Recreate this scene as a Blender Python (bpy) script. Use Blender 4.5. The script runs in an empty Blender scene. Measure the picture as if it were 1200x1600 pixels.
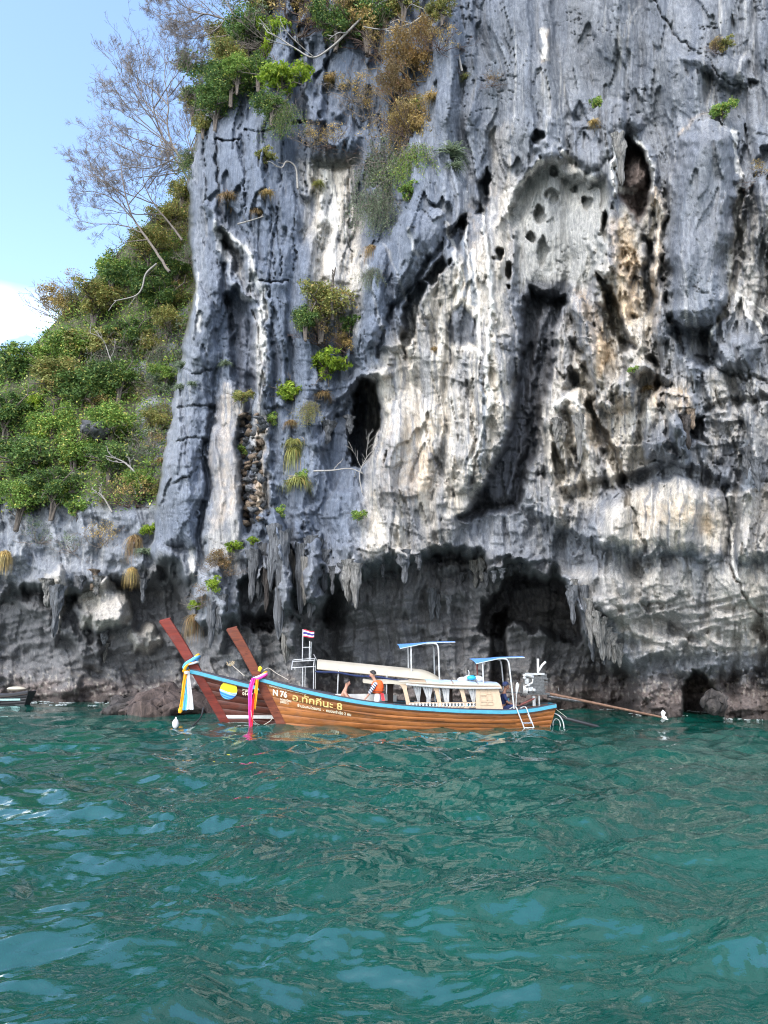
import bpy, bmesh, math, random
import numpy as np
from mathutils import Vector, Matrix, Euler

scene = bpy.context.scene
COL = scene.collection
rad = math.radians

# ------------------------------------------------------------------ camera
CAM_H = 2.0
FOC = 1155.0                      # focal length in photograph pixels (1200 x 1600)
PITCH = rad(11.88)
CP, SP = math.cos(PITCH), math.sin(PITCH)
cam_data = bpy.data.cameras.new('camera')
cam_data.sensor_fit = 'VERTICAL'
cam_data.sensor_height = 36.0
cam_data.sensor_width = 27.0
cam_data.lens = FOC / 1600.0 * 36.0
cam_data.clip_start = 0.1
cam_data.clip_end = 9000.0
cam = bpy.data.objects.new('camera', cam_data)
COL.objects.link(cam)
cam.location = (0, 0, CAM_H)
cam.rotation_euler = (math.pi / 2 + PITCH, 0, 0)
scene.camera = cam

# ------------------------------------------------------------------ sky and sun
SUN_EL, SUN_AZ = rad(43), rad(205)     # azimuth clockwise from +Y: behind the camera, a little to its left
world = bpy.data.worlds.new('World')
scene.world = world
world.use_nodes = True
wn, wl = world.node_tree.nodes, world.node_tree.links
wn.clear()
w_out = wn.new('ShaderNodeOutputWorld')
w_bg = wn.new('ShaderNodeBackground')
w_sky = wn.new('ShaderNodeTexSky')
w_sky.sky_type = 'NISHITA'
w_sky.sun_disc = False
w_sky.sun_elevation = SUN_EL
w_sky.sun_rotation = SUN_AZ
w_sky.altitude = 0
w_sky.air_density = 1.0
w_sky.dust_density = 1.1
w_sky.ozone_density = 1.3
w_co = wn.new('ShaderNodeTexCoord')
w_map = wn.new('ShaderNodeMapping')
w_map.inputs['Scale'].default_value = (1.3, 1.3, 2.6)
w_map.inputs['Location'].default_value = (0.37, 1.1, 0.2)
w_noi = wn.new('ShaderNodeTexNoise')
w_noi.inputs['Scale'].default_value = 1.7
w_noi.inputs['Detail'].default_value = 7
w_noi.inputs['Roughness'].default_value = 0.55
w_ramp = wn.new('ShaderNodeValToRGB')
w_ramp.color_ramp.elements[0].position = 0.39
w_ramp.color_ramp.elements[1].position = 0.53
w_sep = wn.new('ShaderNodeSeparateXYZ')
w_band = wn.new('ShaderNodeMapRange')           # clouds thin out towards the zenith
w_band.inputs['From Min'].default_value = 0.44
w_band.inputs['From Max'].default_value = 0.395
w_band.inputs['To Min'].default_value = 0.0
w_mul = wn.new('ShaderNodeMath'); w_mul.operation = 'MULTIPLY'
w_mix = wn.new('ShaderNodeMix'); w_mix.data_type = 'RGBA'
w_mix.inputs['B'].default_value = (9.5, 10.0, 10.6, 1)
wl.new(w_co.outputs['Generated'], w_map.inputs['Vector'])
wl.new(w_map.outputs['Vector'], w_noi.inputs['Vector'])
wl.new(w_noi.outputs['Fac'], w_ramp.inputs['Fac'])
wl.new(w_co.outputs['Generated'], w_sep.inputs['Vector'])
wl.new(w_sep.outputs['Z'], w_band.inputs['Value'])
wl.new(w_ramp.outputs['Color'], w_mul.inputs[0])
wl.new(w_band.outputs['Result'], w_mul.inputs[1])
wl.new(w_mul.outputs[0], w_mix.inputs['Factor'])
wl.new(w_sky.outputs['Color'], w_mix.inputs['A'])
wl.new(w_mix.outputs['Result'], w_bg.inputs['Color'])
wl.new(w_bg.outputs['Background'], w_out.inputs['Surface'])
w_bg.inputs['Strength'].default_value = 0.15

sun_data = bpy.data.lights.new('sun', 'SUN')
sun_data.energy = 1.25
sun_data.angle = rad(28)
sun_data.color = (1.0, 0.96, 0.9)
sun = bpy.data.objects.new('sun', sun_data)
COL.objects.link(sun)
sun.rotation_euler = Euler((math.pi / 2 - SUN_EL, 0, math.pi - SUN_AZ), 'XYZ')
scene.view_settings.view_transform = 'Standard'
scene.view_settings.look = 'None'
scene.view_settings.exposure = 1.85
scene.view_settings.gamma = 1.0
scene.view_settings.use_curve_mapping = False
scene.cycles.use_denoising = True
scene.cycles.denoising_prefilter = 'NONE'
scene.cycles.filter_width = 1.1
scene.cycles.sample_clamp_indirect = 4.0

# ------------------------------------------------------------------ helpers
def ray(px, py):
    cx, cy = (px - 600.0) / FOC, (800.0 - py) / FOC
    return Vector((cx, CP - cy * SP, SP + cy * CP))

def at(px, py, Y):
    """World point seen at photograph pixel (px, py) on the vertical plane y = Y."""
    d = ray(px, py)
    return Vector((0, 0, CAM_H)) + d * (Y / d.y)

def tag(o, label=None, cat=None, group=None, kind=None):
    if label: o['label'] = label
    if cat: o['category'] = cat
    if group: o['group'] = group
    if kind: o['kind'] = kind
    return o

def empty(name, loc=(0, 0, 0), rz=0.0):
    o = bpy.data.objects.new(name, None)
    COL.objects.link(o)
    o.location = loc
    o.rotation_euler = (0, 0, rz)
    o.empty_display_size = 0.2
    return o

def link(name, me, mat=None, parent=None, smooth=False):
    if mat is not None and len(me.materials) == 0:
        me.materials.append(mat)
    o = bpy.data.objects.new(name, me)
    COL.objects.link(o)
    if parent is not None:
        o.parent = parent
    if smooth:
        me.polygons.foreach_set('use_smooth', np.ones(len(me.polygons), bool))
    return o

def np_mesh(name, V, F):
    """V (n,3) floats, F (m,k) ints, all faces of one size."""
    me = bpy.data.meshes.new(name)
    V = np.ascontiguousarray(V, dtype=np.float32)
    F = np.ascontiguousarray(F, dtype=np.int32)
    m, k = F.shape
    me.vertices.add(len(V)); me.vertices.foreach_set('co', V.ravel())
    me.loops.add(m * k); me.loops.foreach_set('vertex_index', F.ravel())
    me.polygons.add(m)
    me.polygons.foreach_set('loop_start', np.arange(0, m * k, k, dtype=np.int32))
    me.polygons.foreach_set('loop_total', np.full(m, k, dtype=np.int32))
    me.update(calc_edges=True)
    return me

def set_col(me, C, name='Col'):
    a = me.attributes.new(name, 'FLOAT_COLOR', 'POINT')
    buf = np.ones((len(C), 4), np.float32); buf[:, :3] = C
    a.data.foreach_set('color', buf.ravel())

def sstep(a, b, x):
    t = np.clip((x - a) / (b - a), 0, 1)
    return t * t * (3 - 2 * t)

_rs = np.random.RandomState(7)
_perm = _rs.permutation(512).astype(np.int32)
_ang = _rs.rand(512) * 2 * np.pi
_gx, _gy = np.cos(_ang).astype(np.float32), np.sin(_ang).astype(np.float32)

def gn(x, y, seed=0):
    """2D gradient noise, about -1..1."""
    x = np.asarray(x, np.float32) + seed * 17.31; y = np.asarray(y, np.float32) + seed * 9.77
    xi = np.floor(x).astype(np.int32); yi = np.floor(y).astype(np.int32)
    xf = x - xi; yf = y - yi
    u = xf * xf * xf * (xf * (xf * 6 - 15) + 10); v = yf * yf * yf * (yf * (yf * 6 - 15) + 10)
    def g(ix, iy, dx, dy):
        h = _perm[(_perm[ix & 511] + iy) & 511]
        return _gx[h] * dx + _gy[h] * dy
    n00 = g(xi, yi, xf, yf); n10 = g(xi + 1, yi, xf - 1, yf)
    n01 = g(xi, yi + 1, xf, yf - 1); n11 = g(xi + 1, yi + 1, xf - 1, yf - 1)
    a = n00 + u * (n10 - n00); b = n01 + u * (n11 - n01)
    return (a + v * (b - a)) * 1.5

def fbm(x, y, o=4, seed=0, gain=0.5, lac=2.03):
    s, a = 0.0, 1.0
    for i in range(o):
        s = s + a * gn(x, y, seed + i * 3)
        x = x * lac; y = y * lac; a *= gain
    return s

# ------------------------------------------------------------------ material helpers
class NT:
    def __init__(s, name):
        s.m = bpy.data.materials.new(name); s.m.use_nodes = True
        s.t = s.m.node_tree; s.n = s.t.nodes; s.l = s.t.links
        s.b = s.n['Principled BSDF']
    def new(s, typ, **kw):
        n = s.n.new('ShaderNode' + typ)
        for k, v in kw.items():
            if k in n.inputs: n.inputs[k].default_value = v
            else: setattr(n, k, v)
        return n
    def link(s, a, b): s.l.new(a, b)
    def coord(s, scale=(1, 1, 1), kind='Object'):
        c = s.new('TexCoord'); mp = s.new('Mapping')
        mp.inputs['Scale'].default_value = scale
        s.link(c.outputs[kind], mp.inputs['Vector'])
        return mp.outputs['Vector']
    def noise(s, vec, scale, detail=5, rough=0.55, dist=0.0):
        n = s.new('TexNoise')
        n.inputs['Scale'].default_value = scale; n.inputs['Detail'].default_value = detail
        n.inputs['Roughness'].default_value = rough; n.inputs['Distortion'].default_value = dist
        if vec is not None: s.link(vec, n.inputs['Vector'])
        return n.outputs['Fac']
    def rng(s, v, a, b, c, d):
        n = s.new('MapRange')
        for i, x in zip(('From Min', 'From Max', 'To Min', 'To Max'), (a, b, c, d)): n.inputs[i].default_value = x
        s.link(v, n.inputs['Value']); return n.outputs['Result']
    def mix(s, fac, a, b, mode='MIX'):
        n = s.new('Mix', data_type='RGBA', blend_type=mode)
        for k, v in (('Factor', fac), ('A', a), ('B', b)):
            i = n.inputs[k] if k == 'Factor' else [q for q in n.inputs if q.name == k and q.type == 'RGBA'][0]
            if isinstance(v, (int, float)): i.default_value = v
            elif isinstance(v, tuple): i.default_value = v if len(v) == 4 else (*v, 1)
            else: s.link(v, i)
        return [o for o in n.outputs if o.type == 'RGBA'][0]
    def bump(s, h, strength=0.5, dist=0.05, prev=None):
        n = s.new('Bump'); n.inputs['Strength'].default_value = strength; n.inputs['Distance'].default_value = dist
        s.link(h, n.inputs['Height'])
        if prev is not None: s.link(prev, n.inputs['Normal'])
        return n.outputs['Normal']
    def attr(s, name='Col'):
        n = s.new('Attribute'); n.attribute_name = name; return n.outputs['Color']
    def base(s, v):
        if isinstance(v, tuple): s.b.inputs['Base Color'].default_value = (*v[:3], 1)
        else: s.link(v, s.b.inputs['Base Color'])
    def set(s, **kw):
        for k, v in kw.items():
            k = k.replace('_', ' ')
            if isinstance(v, (int, float, tuple)): s.b.inputs[k].default_value = v
            else: s.link(v, s.b.inputs[k])
        return s

def plain(name, c, rough=0.6, var=0.25, scale=6.0, metal=0.0, spec=0.4, bump=0.0, sc=(1, 1, 1)):
    """A colour with worn, uneven patches."""
    t = NT(name)
    v = t.coord(sc)
    n = t.noise(v, scale, 6, 0.6)
    f = t.rng(n, 0.3, 0.7, 0.0, 1.0)
    lo = tuple(x * (1 - var) for x in c); hi = tuple(min(1, x * (1 + var * 0.6)) for x in c)
    t.base(t.mix(f, lo, hi))
    t.set(Roughness=t.rng(n, 0.2, 0.8, max(0.05, rough - 0.15), min(1, rough + 0.15)), Metallic=metal)
    t.b.inputs['Specular IOR Level'].default_value = spec
    if bump: t.set(Normal=t.bump(t.noise(v, scale * 5, 4), bump, 0.02))
    return t.m
# ------------------------------------------------------------------ the cliff: one sheet of real relief
GU, GV = np.arange(-130, 1352, 2.0), np.arange(-270, 1154, 2.0)
NU, NV = len(GU), len(GV)
U, V = np.meshgrid(GU.astype(np.float32), GV.astype(np.float32))
# wandering edges: the outlines below are followed only roughly
WU = U + 7 * fbm(U / 42, V / 60, 3, 1) + 2.6 * fbm(U / 11, V / 18, 3, 2)
WV = V + 7 * fbm(U / 38, V / 55, 3, 5) + 2.6 * fbm(U / 10, V / 13, 3, 6)

def poly_sd(P, drip=0.0, x=None, y=None):
    """Signed distance (positive inside) to polygon P, over the grid; -999 far away."""
    P = np.array(P, np.float32)
    x0, y0 = P.min(0) - 70; x1, y1 = P.max(0) + 70
    iu = slice(max(0, int((x0 + 130) // 2)), max(1, min(NU, int((x1 + 130) // 2) + 1)))
    iv = slice(max(0, int((y0 + 270) // 2)), max(1, min(NV, int((y1 + 270) // 2) + 1)))
    X, Y = WU[iv, iu], WV[iv, iu]
    if drip:
        Y = Y - drip * np.clip(fbm(U[iv, iu] / 34, V[iv, iu] / 260, 2, 31), 0, 1) * 2.6 - 0.9 * drip * np.clip(gn(U[iv, iu] / 11, V[iv, iu] / 130, 33) * (0.4 + fbm(U[iv, iu] / 60, V[iv, iu] / 200, 2, 34)), 0, 1)
    d = np.full(X.shape, 1e9, np.float32); ins = np.zeros(X.shape, bool)
    n = len(P)
    for i in range(n):
        ax, ay = P[i]; bx, by = P[(i + 1) % n]
        ex, ey = bx - ax, by - ay
        t = np.clip(((X - ax) * ex + (Y - ay) * ey) / (ex * ex + ey * ey + 1e-6), 0, 1)
        d = np.minimum(d, (X - ax - t * ex) ** 2 + (Y - ay - t * ey) ** 2)
        if ay != by:
            c = ((ay > Y) != (by > Y)) & (X < (bx - ax) * (Y - ay) / (by - ay) + ax)
            ins ^= c
    d = np.sqrt(d)
    return iv, iu, np.where(ins, d, -d)

def line_d(P, W):
    """Distance to a polyline, divided by its width there."""
    P = np.array(P, np.float32); W = np.broadcast_to(np.array(W, np.float32), (len(P),))
    m = W.max() * 2 + 30
    x0, y0 = P.min(0) - m; x1, y1 = P.max(0) + m
    iu = slice(max(0, int((x0 + 130) // 2)), max(1, min(NU, int((x1 + 130) // 2) + 1)))
    iv = slice(max(0, int((y0 + 270) // 2)), max(1, min(NV, int((y1 + 270) // 2) + 1)))
    X, Y = WU[iv, iu], WV[iv, iu]
    best = np.full(X.shape, 1e9, np.float32)
    for i in range(len(P) - 1):
        ax, ay = P[i]; ex, ey = P[i + 1] - P[i]
        t = np.clip(((X - ax) * ex + (Y - ay) * ey) / (ex * ex + ey * ey + 1e-6), 0, 1)
        w = W[i] + t * (W[i + 1] - W[i])
        best = np.minimum(best, np.hypot(X - ax - t * ex, Y - ay - t * ey) / w)
    best /= np.clip(1 + 0.45 * fbm(U[iv, iu] / 22, V[iv, iu] / 26, 3, 37), 0.4, 1.7)
    return iv, iu, best

D = np.zeros(U.shape, np.float32)          # metres towards the camera

def P_(pts, amt, soft=6, drip=0.0):
    iv, iu, s = poly_sd(pts, drip)
    D[iv, iu] += amt * sstep(-soft, soft, s)
def B_(pts, amt, r=40):
    """A rounded bulge: rises with the root of the distance from the outline."""
    iv, iu, s = poly_sd(pts)
    D[iv, iu] += amt * np.sqrt(np.clip(s / r, 0, 1))
def L_(pts, w, amt, p=1.0):
    iv, iu, d = line_d(pts, w)
    D[iv, iu] += amt * np.clip(1 - d * d, 0, 1) ** p
def H_(x, y, rx, ry, amt):
    q = ((WU - x) / rx) ** 2 + ((WV - y) / ry) ** 2
    D[:] += amt * sstep(1.5, 0.6, q)

# --- distance of the wall from the camera
EDGE_V = [-300, -60, 60, 130, 180, 250, 330, 450, 560, 700, 800, 860, 900, 960, 1160]
EDGE_U = [470, 398, 372, 345, 312, 300, 296, 306, 284, 262, 244, 236, 262, 290, 300]
edge = np.interp(V, EDGE_V, EDGE_U) + 5 * fbm(U / 30, V / 40, 3, 9)
Yw = np.interp(U, [-130, 0, 200, 300, 450, 600, 900, 1100, 1200, 1350], [46, 43.5, 40.5, 37.6, 35.6, 34.0, 31.0, 28.4, 27.2, 25.5]).astype(np.float32)
hill = np.interp(U, [-130, 0, 200, 300, 420], [44, 43, 41, 40.5, 40]) + np.clip(800 - V, 0, None) / 500 * 15
hill = hill - 0.9 * fbm(U / 60, V / 60, 4, 12)
wm = sstep(-4, 4, U - edge)                # 1 on the main wall
Yb = np.where(V < 800, hill + (Yw - hill) * wm, np.where(U < 300, hill + (Yw - hill) * wm, Yw))
Yb = Yb.astype(np.float32)
# the wall rounds away near its left edge
Yb += 0.5 * np.clip(1 - (U - edge) / 16, 0, 1) ** 2 * wm

# --- broad relief
wall = sstep(-24, 4, U - edge) + 0.55 * (V > 780) * (1 - sstep(-24, 4, U - edge))
lx = U + 22 * fbm(U / 170, V / 230, 2, 20) + 3 * fbm(U / 40, V / 120, 2, 19)
low = sstep(820, 940, V)
def flute(su, sv, seed): return np.abs(gn(lx / su, V / sv, seed))
calm = np.zeros(U.shape, np.float32)
for pts_, a_ in [([(1042, 490), (1036, 380), (1042, 300), (1062, 220), (1102, 182), (1154, 200), (1156, 300), (1144, 420), (1128, 500), (1090, 514)], .85), ([(720, -280), (1360, -280), (1360, 190), (1040, 190), (960, 160), (760, 200)], .6),
                 ([(282, 560), (306, 440), (338, 560), (330, 640), (318, 740), (312, 860), (250, 850), (248, 760), (264, 690)], .35), ([(930, 860), (925, 800), (985, 762), (1060, 745), (1136, 765), (1136, 880), (980, 866)], .8),
                 ([(860, 880), (1360, 880), (1360, 1060), (960, 1050)], .55), ([(336, 620), (352, 590), (384, 700), (380, 870), (350, 905), (318, 900)], .8), ([(805, 300), (850, 248), (950, 288), (940, 400), (815, 450)], .75), ([(490, 250), (560, 240), (570, 430), (490, 500)], .5)]:
    iv_, iu_, s_ = poly_sd(pts_); calm[iv_, iu_] = np.maximum(calm[iv_, iu_], a_ * sstep(-12, 18, s_))
rough = (1 - calm) * (0.35 + 0.9 * sstep(-0.5, 0.6, fbm(U / 110, V / 150, 3, 18)) * (0.45 + 0.55 * sstep(250, 600, V)))
amp = wall * (1 - 0.7 * low)
D += amp * (1.7 * (flute(88, 900, 21) - .3) + 0.62 * (1 - .5 * calm) * (flute(38, 620, 22) - .3) + rough * (0.24 * (flute(16, 300, 23) - .3) + 0.06 * (flute(7.5, 150, 24) - .3)))
D += wall * (0.8 * fbm(U / 140, V / 190, 2, 25) + 0.34 * rough * fbm(lx / 42, V / 70, 4, 26))
# slabs that came away leave steps with sharp, mostly upright edges
fz = fbm(lx / 44, V / 210, 3, 28); D += wall * 0.42 * (1 - .75 * calm) * (sstep(0.10, 0.14, fz) + 0.8 * sstep(-0.32, -0.28, fz) - 0.9)
fz = fbm(lx / 19, V / 90, 3, 29); D += wall * 0.15 * rough * (sstep(0.10, 0.15, fz) + sstep(-0.3, -0.25, fz))
jt = fbm(U / 90, V / 34, 3, 30); D += wall * 0.16 * rough * sstep(0.2, 0.24, jt) * sstep(300, 600, V)
D += wall * rough * 0.045 * fbm(U / 9, V / 16, 3, 27)
def facets(su, sv, seed):
    """Broken rock: every cell is a flat chip with its own tilt and height; also how near its edge is."""
    x = (U + 5 * fbm(U / 25, V / 30, 2, seed)) / su; y = (V + 5 * fbm(U / 28, V / 26, 2, seed + 1)) / sv
    xi, yi = np.floor(x).astype(np.int32), np.floor(y).astype(np.int32)
    f1 = np.full(U.shape, 9.0, np.float32); f2 = f1.copy(); h = np.zeros(U.shape, np.float32)
    for a in (-1, 0, 1):
        for b in (-1, 0, 1):
            k = _perm[(_perm[(xi + a + seed * 13) & 511] + yi + b) & 511]
            px_, py_ = (_ang[k] / 6.283).astype(np.float32), (_ang[(k + 97) & 511] / 6.283).astype(np.float32)
            dx, dy = x - (xi + a + px_), y - (yi + b + py_); d = dx * dx + dy * dy
            t_ = _gx[(k + 31) & 511] * dx * 1.0 + _gy[(k + 31) & 511] * dy * 0.7 + 0.35 * _gx[(k + 201) & 511]
            n_ = d < f1; f2 = np.where(n_, f1, np.minimum(f2, d)); h = np.where(n_, t_, h); f1 = np.where(n_, d, f1)
    return h, np.sqrt(f2) - np.sqrt(f1)
fmask = wall * (0.30 + 0.70 * sstep(420, 640, V)) * (0.12 + 0.88 * sstep(800, 900, U)) * (1 - .8 * calm) * (0.35 + .65 * sstep(-.3, .4, fbm(U / 130, V / 130, 2, 54)))
fh, fe = facets(46, 62, 2); D += fmask * 0.55 * fh
fh, fe = facets(19, 26, 5); D += fmask * 0.26 * fh
fh, fe = facets(8.5, 12, 8); D += (0.35 + fmask) * wall * 0.075 * fh
cr = np.abs(fbm(U / 70, V / 26, 3, 42)); D -= wall * 0.13 * np.exp(-(cr / 0.02) ** 2) * sstep(0.0, .4, gn(U / 120, V / 90, 43))
# overhanging right-hand wall: its lower half leans back under
lean = sstep(820, 960, U) * sstep(862, 1075, V)
D -= 3.4 * lean ** 1.2

# --- notch along the water
P_([(-140, 912), (40, 918), (105, 926), (180, 905), (232, 912), (262, 880), (300, 905), (312, 960), (300, 1030), (290, 1180), (-140, 1180)], -3.6, 12, 9)
P_([(-140, 960), (100, 985), (180, 1010), (270, 1040), (300, 1180), (-140, 1180)], -1.2, 50)
P_([(-140, 1060), (60, 1056), (170, 1062), (300, 1075), (300, 1180), (-140, 1180)], 0.9, 8)
P_([(520, 905), (560, 893), (630, 880), (700, 855), (755, 868), (800, 885), (860, 890), (890, 930), (930, 1000), (985, 1050), (1000, 1180), (480, 1180), (500, 960)], -4.0, 13, 13)
P_([(520, 960), (760, 930), (930, 1010), (960, 1180), (500, 1180)], -1.6, 45)
P_([(300, 985), (420, 960), (520, 930), (560, 1180), (300, 1180)], -3.0, 16, 8)
P_([(480, 1075), (900, 1065), (1200, 1082), (1360, 1080), (1360, 1180), (480, 1180)], 0.7, 12)
P_([(880, 1052), (1000, 1045), (1080, 1052), (1200, 1058), (1360, 1060), (1360, 1100), (880, 1100)], -0.7, 12)
st_ = sstep(905, 960, V)
D += st_ * (0.55 * np.abs(gn(U / 170, (V + 0.22 * U + 14 * fbm(U / 90, V / 60, 2, 45)) / 26, 46)) + 0.22 * np.abs(gn(U / 110, (V + 0.22 * U) / 10, 47)) + 0.5 * fbm(U / 60, V / 40, 3, 48))
# --- left foot
B_([(116, 950), (126, 926), (150, 912), (165, 900), (196, 922), (206, 958), (196, 986), (160, 992), (126, 986)], 3.3, 18)
L_([(140, 930), (143, 985)], 9, -0.9); L_([(118, 930), (150, 985)], 4, -0.5)
B_([(68, 905), (78, 886), (98, 884), (107, 908), (104, 930), (96, 962), (91, 990), (84, 962), (76, 930)], 2.6, 12)
L_([(20, 930), (70, 955), (130, 1010), (150, 1030)], 16, 1.0)
B_([(205, 990), (240, 975), (252, 1000), (235, 1024), (205, 1018)], 2.2, 14)
B_([(136, 1008), (155, 996), (170, 1015), (150, 1030)], 1.6, 10)
B_([(70, 985), (85, 975), (92, 998), (80, 1008)], 1.6, 10)
B_([(160, 1106), (205, 1082), (250, 1070), (300, 1072), (310, 1130), (160, 1130)], 3.0, 26)
P_([(205, 880), (240, 850), (290, 868), (296, 905), (250, 918), (215, 910)], 0.9, 8)
# --- left wall
B_([(282, 560), (306, 440), (335, 470), (338, 560), (330, 640), (318, 740), (312, 860), (250, 850), (248, 760), (264, 690)], 1.4, 34)
B_([(336, 620), (352, 590), (378, 600), (384, 700), (384, 790), (380, 870), (350, 905), (318, 900), (326, 740)], 0.8, 18)
L_([(327, 640), (322, 740), (316, 860), (300, 930)], 5, -0.8)
P_([(354, 470), (372, 445), (392, 468), (396, 540), (399, 600), (388, 645), (372, 610), (360, 540)], -1.7, 4)
L_([(325, 320), (350, 360), (392, 402), (408, 450), (411, 560), (405, 650), (408, 800)], [9, 13, 15, 14, 12, 16, 20], 1.1)
L_([(333, 345), (348, 400), (362, 440), (392, 470)], 8, 0.8)
L_([(345, 360), (365, 400), (385, 440)], 8, -0.9)
L_([(412, 450), (416, 640)], 3, -0.4); L_([(408, 438), (450, 440)], 2.2, -0.4); L_([(383, 200), (440, 206)], 2.2, -0.4); L_([(340, 220), (374, 216)], 2.2, -0.4)
L_([(448, 196), (482, 192)], 4, -0.6)
P_([(374, 655), (398, 640), (412, 690), (414, 800), (392, 830), (376, 780)], -1.3, 7)
P_([(505, 225), (545, 240), (560, 215), (540, 205)], 0.9, 8)      # ledge with a dry bush
P_([(495, 250), (548, 245), (555, 262), (500, 262)], -0.7, 8)
L_([(512, 190), (525, 300), (520, 420)], 26, 0.5); L_([(470, 60), (490, 180), (480, 300)], [10, 14, 10], 0.8)
for x_, a_, b_ in [(338, 170, 420), (322, 190, 330), (376, 140, 330), (386, 200, 300), (411, 180, 330), (441, 165, 300), (452, 10, 100), (474, 60, 300), (505, 0, 185), (462, 300, 430), (437, 330, 430), (543, 250, 420), (424, 330, 440)]:
    L_([(x_ + 3 * math.sin(x_), a_), (x_ + 4 * math.sin(x_ * 3), (a_ * 2 + b_) / 3), (x_ - 4 * math.sin(x_ * 2), b_)], [1.3, 2.0, 1.2], -0.28)
P_([(318, 180), (338, 175), (340, 300), (322, 310)], .35, 2); P_([(388, 150), (410, 185), (411, 330), (388, 320)], .4, 2); P_([(345, 222), (374, 218), (375, 330), (346, 320)], .3, 2); P_([(478, 60), (504, 50), (503, 190), (484, 195)], .7, 3); P_([(412, 440), (448, 440), (446, 640), (414, 640)], .5, 2)
P_([(455, -20), (476, -20), (474, 90), (455, 95)], -1.0, 4)
L_([(266, 690), (292, 684), (320, 690)], 1.8, -.3); L_([(268, 640), (300, 634), (325, 640)], 1.8, -.3); L_([(286, 575), (310, 580), (332, 572)], 1.8, -.3); L_([(262, 760), (300, 742), (312, 730)], 1.8, -.3); P_([(262, 690), (296, 650), (318, 690), (300, 742), (270, 750)], .25, 2)
# --- tall cave and its hood
P_([(500, 705), (503, 665), (528, 622), (556, 600), (592, 588), (606, 640), (596, 700), (574, 765), (518, 765)], -1.3, 5)
P_([(556, 614), (570, 598), (586, 600), (593, 625), (591, 660), (582, 692), (573, 722), (560, 730), (543, 727), (548, 690), (551, 650)], -6.5, 5)
L_([(498, 690), (515, 655), (538, 622), (562, 590), (602, 584)], 11, 0.9)
# --- columns and drapery over the water, left of centre
P_([(372, 905), (395, 890), (432, 905), (436, 968), (420, 985), (378, 975)], -3.0, 4, 10)
P_([(452, 850), (470, 872), (476, 925), (468, 950), (455, 920)], -2.0, 6, 8)
P_([(505, 905), (530, 900), (545, 950), (520, 980), (500, 960)], -2.4, 9, 8)
L_([(428, 815), (440, 890), (450, 960), (452, 1015)], [16, 18, 19, 10], 2.6)
L_([(492, 845), (487, 900), (482, 950)], [15, 14, 7], 1.9)
L_([(465, 810), (470, 880), (473, 940)], [11, 8, 5], 0.9)
L_([(545, 860), (553, 905), (556, 945)], [16, 11, 5], 1.7)
L_([(392, 850), (405, 900), (400, 930)], [14, 10, 5], 1.3)
L_([(330, 900), (345, 960), (340, 1010)], [22, 18, 8], 1.6)
L_([(310, 930), (300, 985)], [12, 7], 1.4)
# --- wing of drapery and the middle pillar
B_([(560, 400), (598, 352), (640, 330), (694, 328), (702, 362), (652, 430), (618, 470), (594, 540), (570, 545), (560, 470)], 1.5, 26)
L_([(590, 560), (612, 492), (650, 440), (668, 410), (702, 372), (722, 340)], 5, -0.7)
P_([(698, 388), (718, 338), (730, 350), (714, 390)], -2.0, 3); P_([(626, 500), (640, 464), (655, 438), (666, 448), (656, 486), (640, 532), (631, 560)], -2.2, 3); P_([(664, 440), (690, 402), (700, 408), (674, 448)], -1.8, 3)
P_([(746, 335), (749, 290), (757, 262), (764, 285), (761, 332)], -2.0, 3)
B_([(690, 380), (740, 330), (800, 330), (806, 440), (808, 560), (800, 640), (780, 720), (742, 775), (706, 770), (690, 700), (676, 560)], 1.7, 60)
B_([(596, 640), (640, 600), (690, 640), (700, 760), (690, 850), (640, 884), (560, 884), (552, 800), (574, 740)], 0.9, 30)
P_([(700, 535), (702, 490), (722, 465), (744, 500), (746, 540)], -0.35, 4); P_([(700, 542), (748, 545), (755, 600), (760, 640), (735, 590)], 0.25, 4)
L_([(758, 320), (768, 480), (762, 640), (735, 740)], 6, 0.35); L_([(735, 600), (742, 690), (735, 760)], 5, -0.5); L_([(668, 650), (690, 740), (700, 770)], 5, -0.5)
L_([(800, 360), (806, 470), (806, 560)], 6, 0.5)
L_([(625, 865), (632, 905)], [11, 6], 1.6)
# --- great alcove with holes, fissure, and its flow to the sea cave
P_([(803, 305), (818, 272), (848, 248), (882, 243), (922, 272), (952, 288), (962, 322), (948, 400), (925, 445), (895, 475), (815, 455), (802, 385)], -1.2, 14)
L_([(790, 340), (808, 285), (840, 248), (880, 232)], 9, 0.6); L_([(850, 225), (885, 262), (925, 280)], 14, 0.8)
P_([(830, 455), (876, 462), (876, 500), (862, 560), (846, 640), (826, 720), (810, 800), (766, 798), (722, 808), (752, 770), (790, 700), (804, 620), (812, 550), (818, 490)], -3.3, 8)
P_([(670, 860), (745, 800), (800, 792), (850, 812), (930, 848), (1015, 882), (1000, 905), (930, 890), (880, 902), (760, 905), (690, 905)], -1.2, 18)
L_([(850, 470), (838, 570), (815, 690), (790, 790)], [9, 9, 8, 6], .6)
for x, y, rx, ry, a in [(843, 337, 8, 12, -.9), (831, 373, 6, 8, -.8), (861, 309, 13, 9, -.5), (917, 321, 7, 9, -.7), (866, 266, 7, 10, -.6), (900, 297, 5, 6, -.4),
                        (778, 399, 6, 12, -1.5), (796, 424, 5, 11, -1.4), (796, 449, 3, 5, -.9), (841, 216, 7, 10, -1.0), (704, 408, 3, 4, -.8), (944, 350, 7, 24, -2.0), (895, 590, 8, 12, -.8), (848, 395, 8, 26, -0.6)]:
    H_(x, y, rx, ry, a)
P_([(962, 235), (982, 214), (1008, 238), (1020, 272), (1014, 308), (1002, 345), (985, 330), (968, 298)], -2.6, 5)
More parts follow.
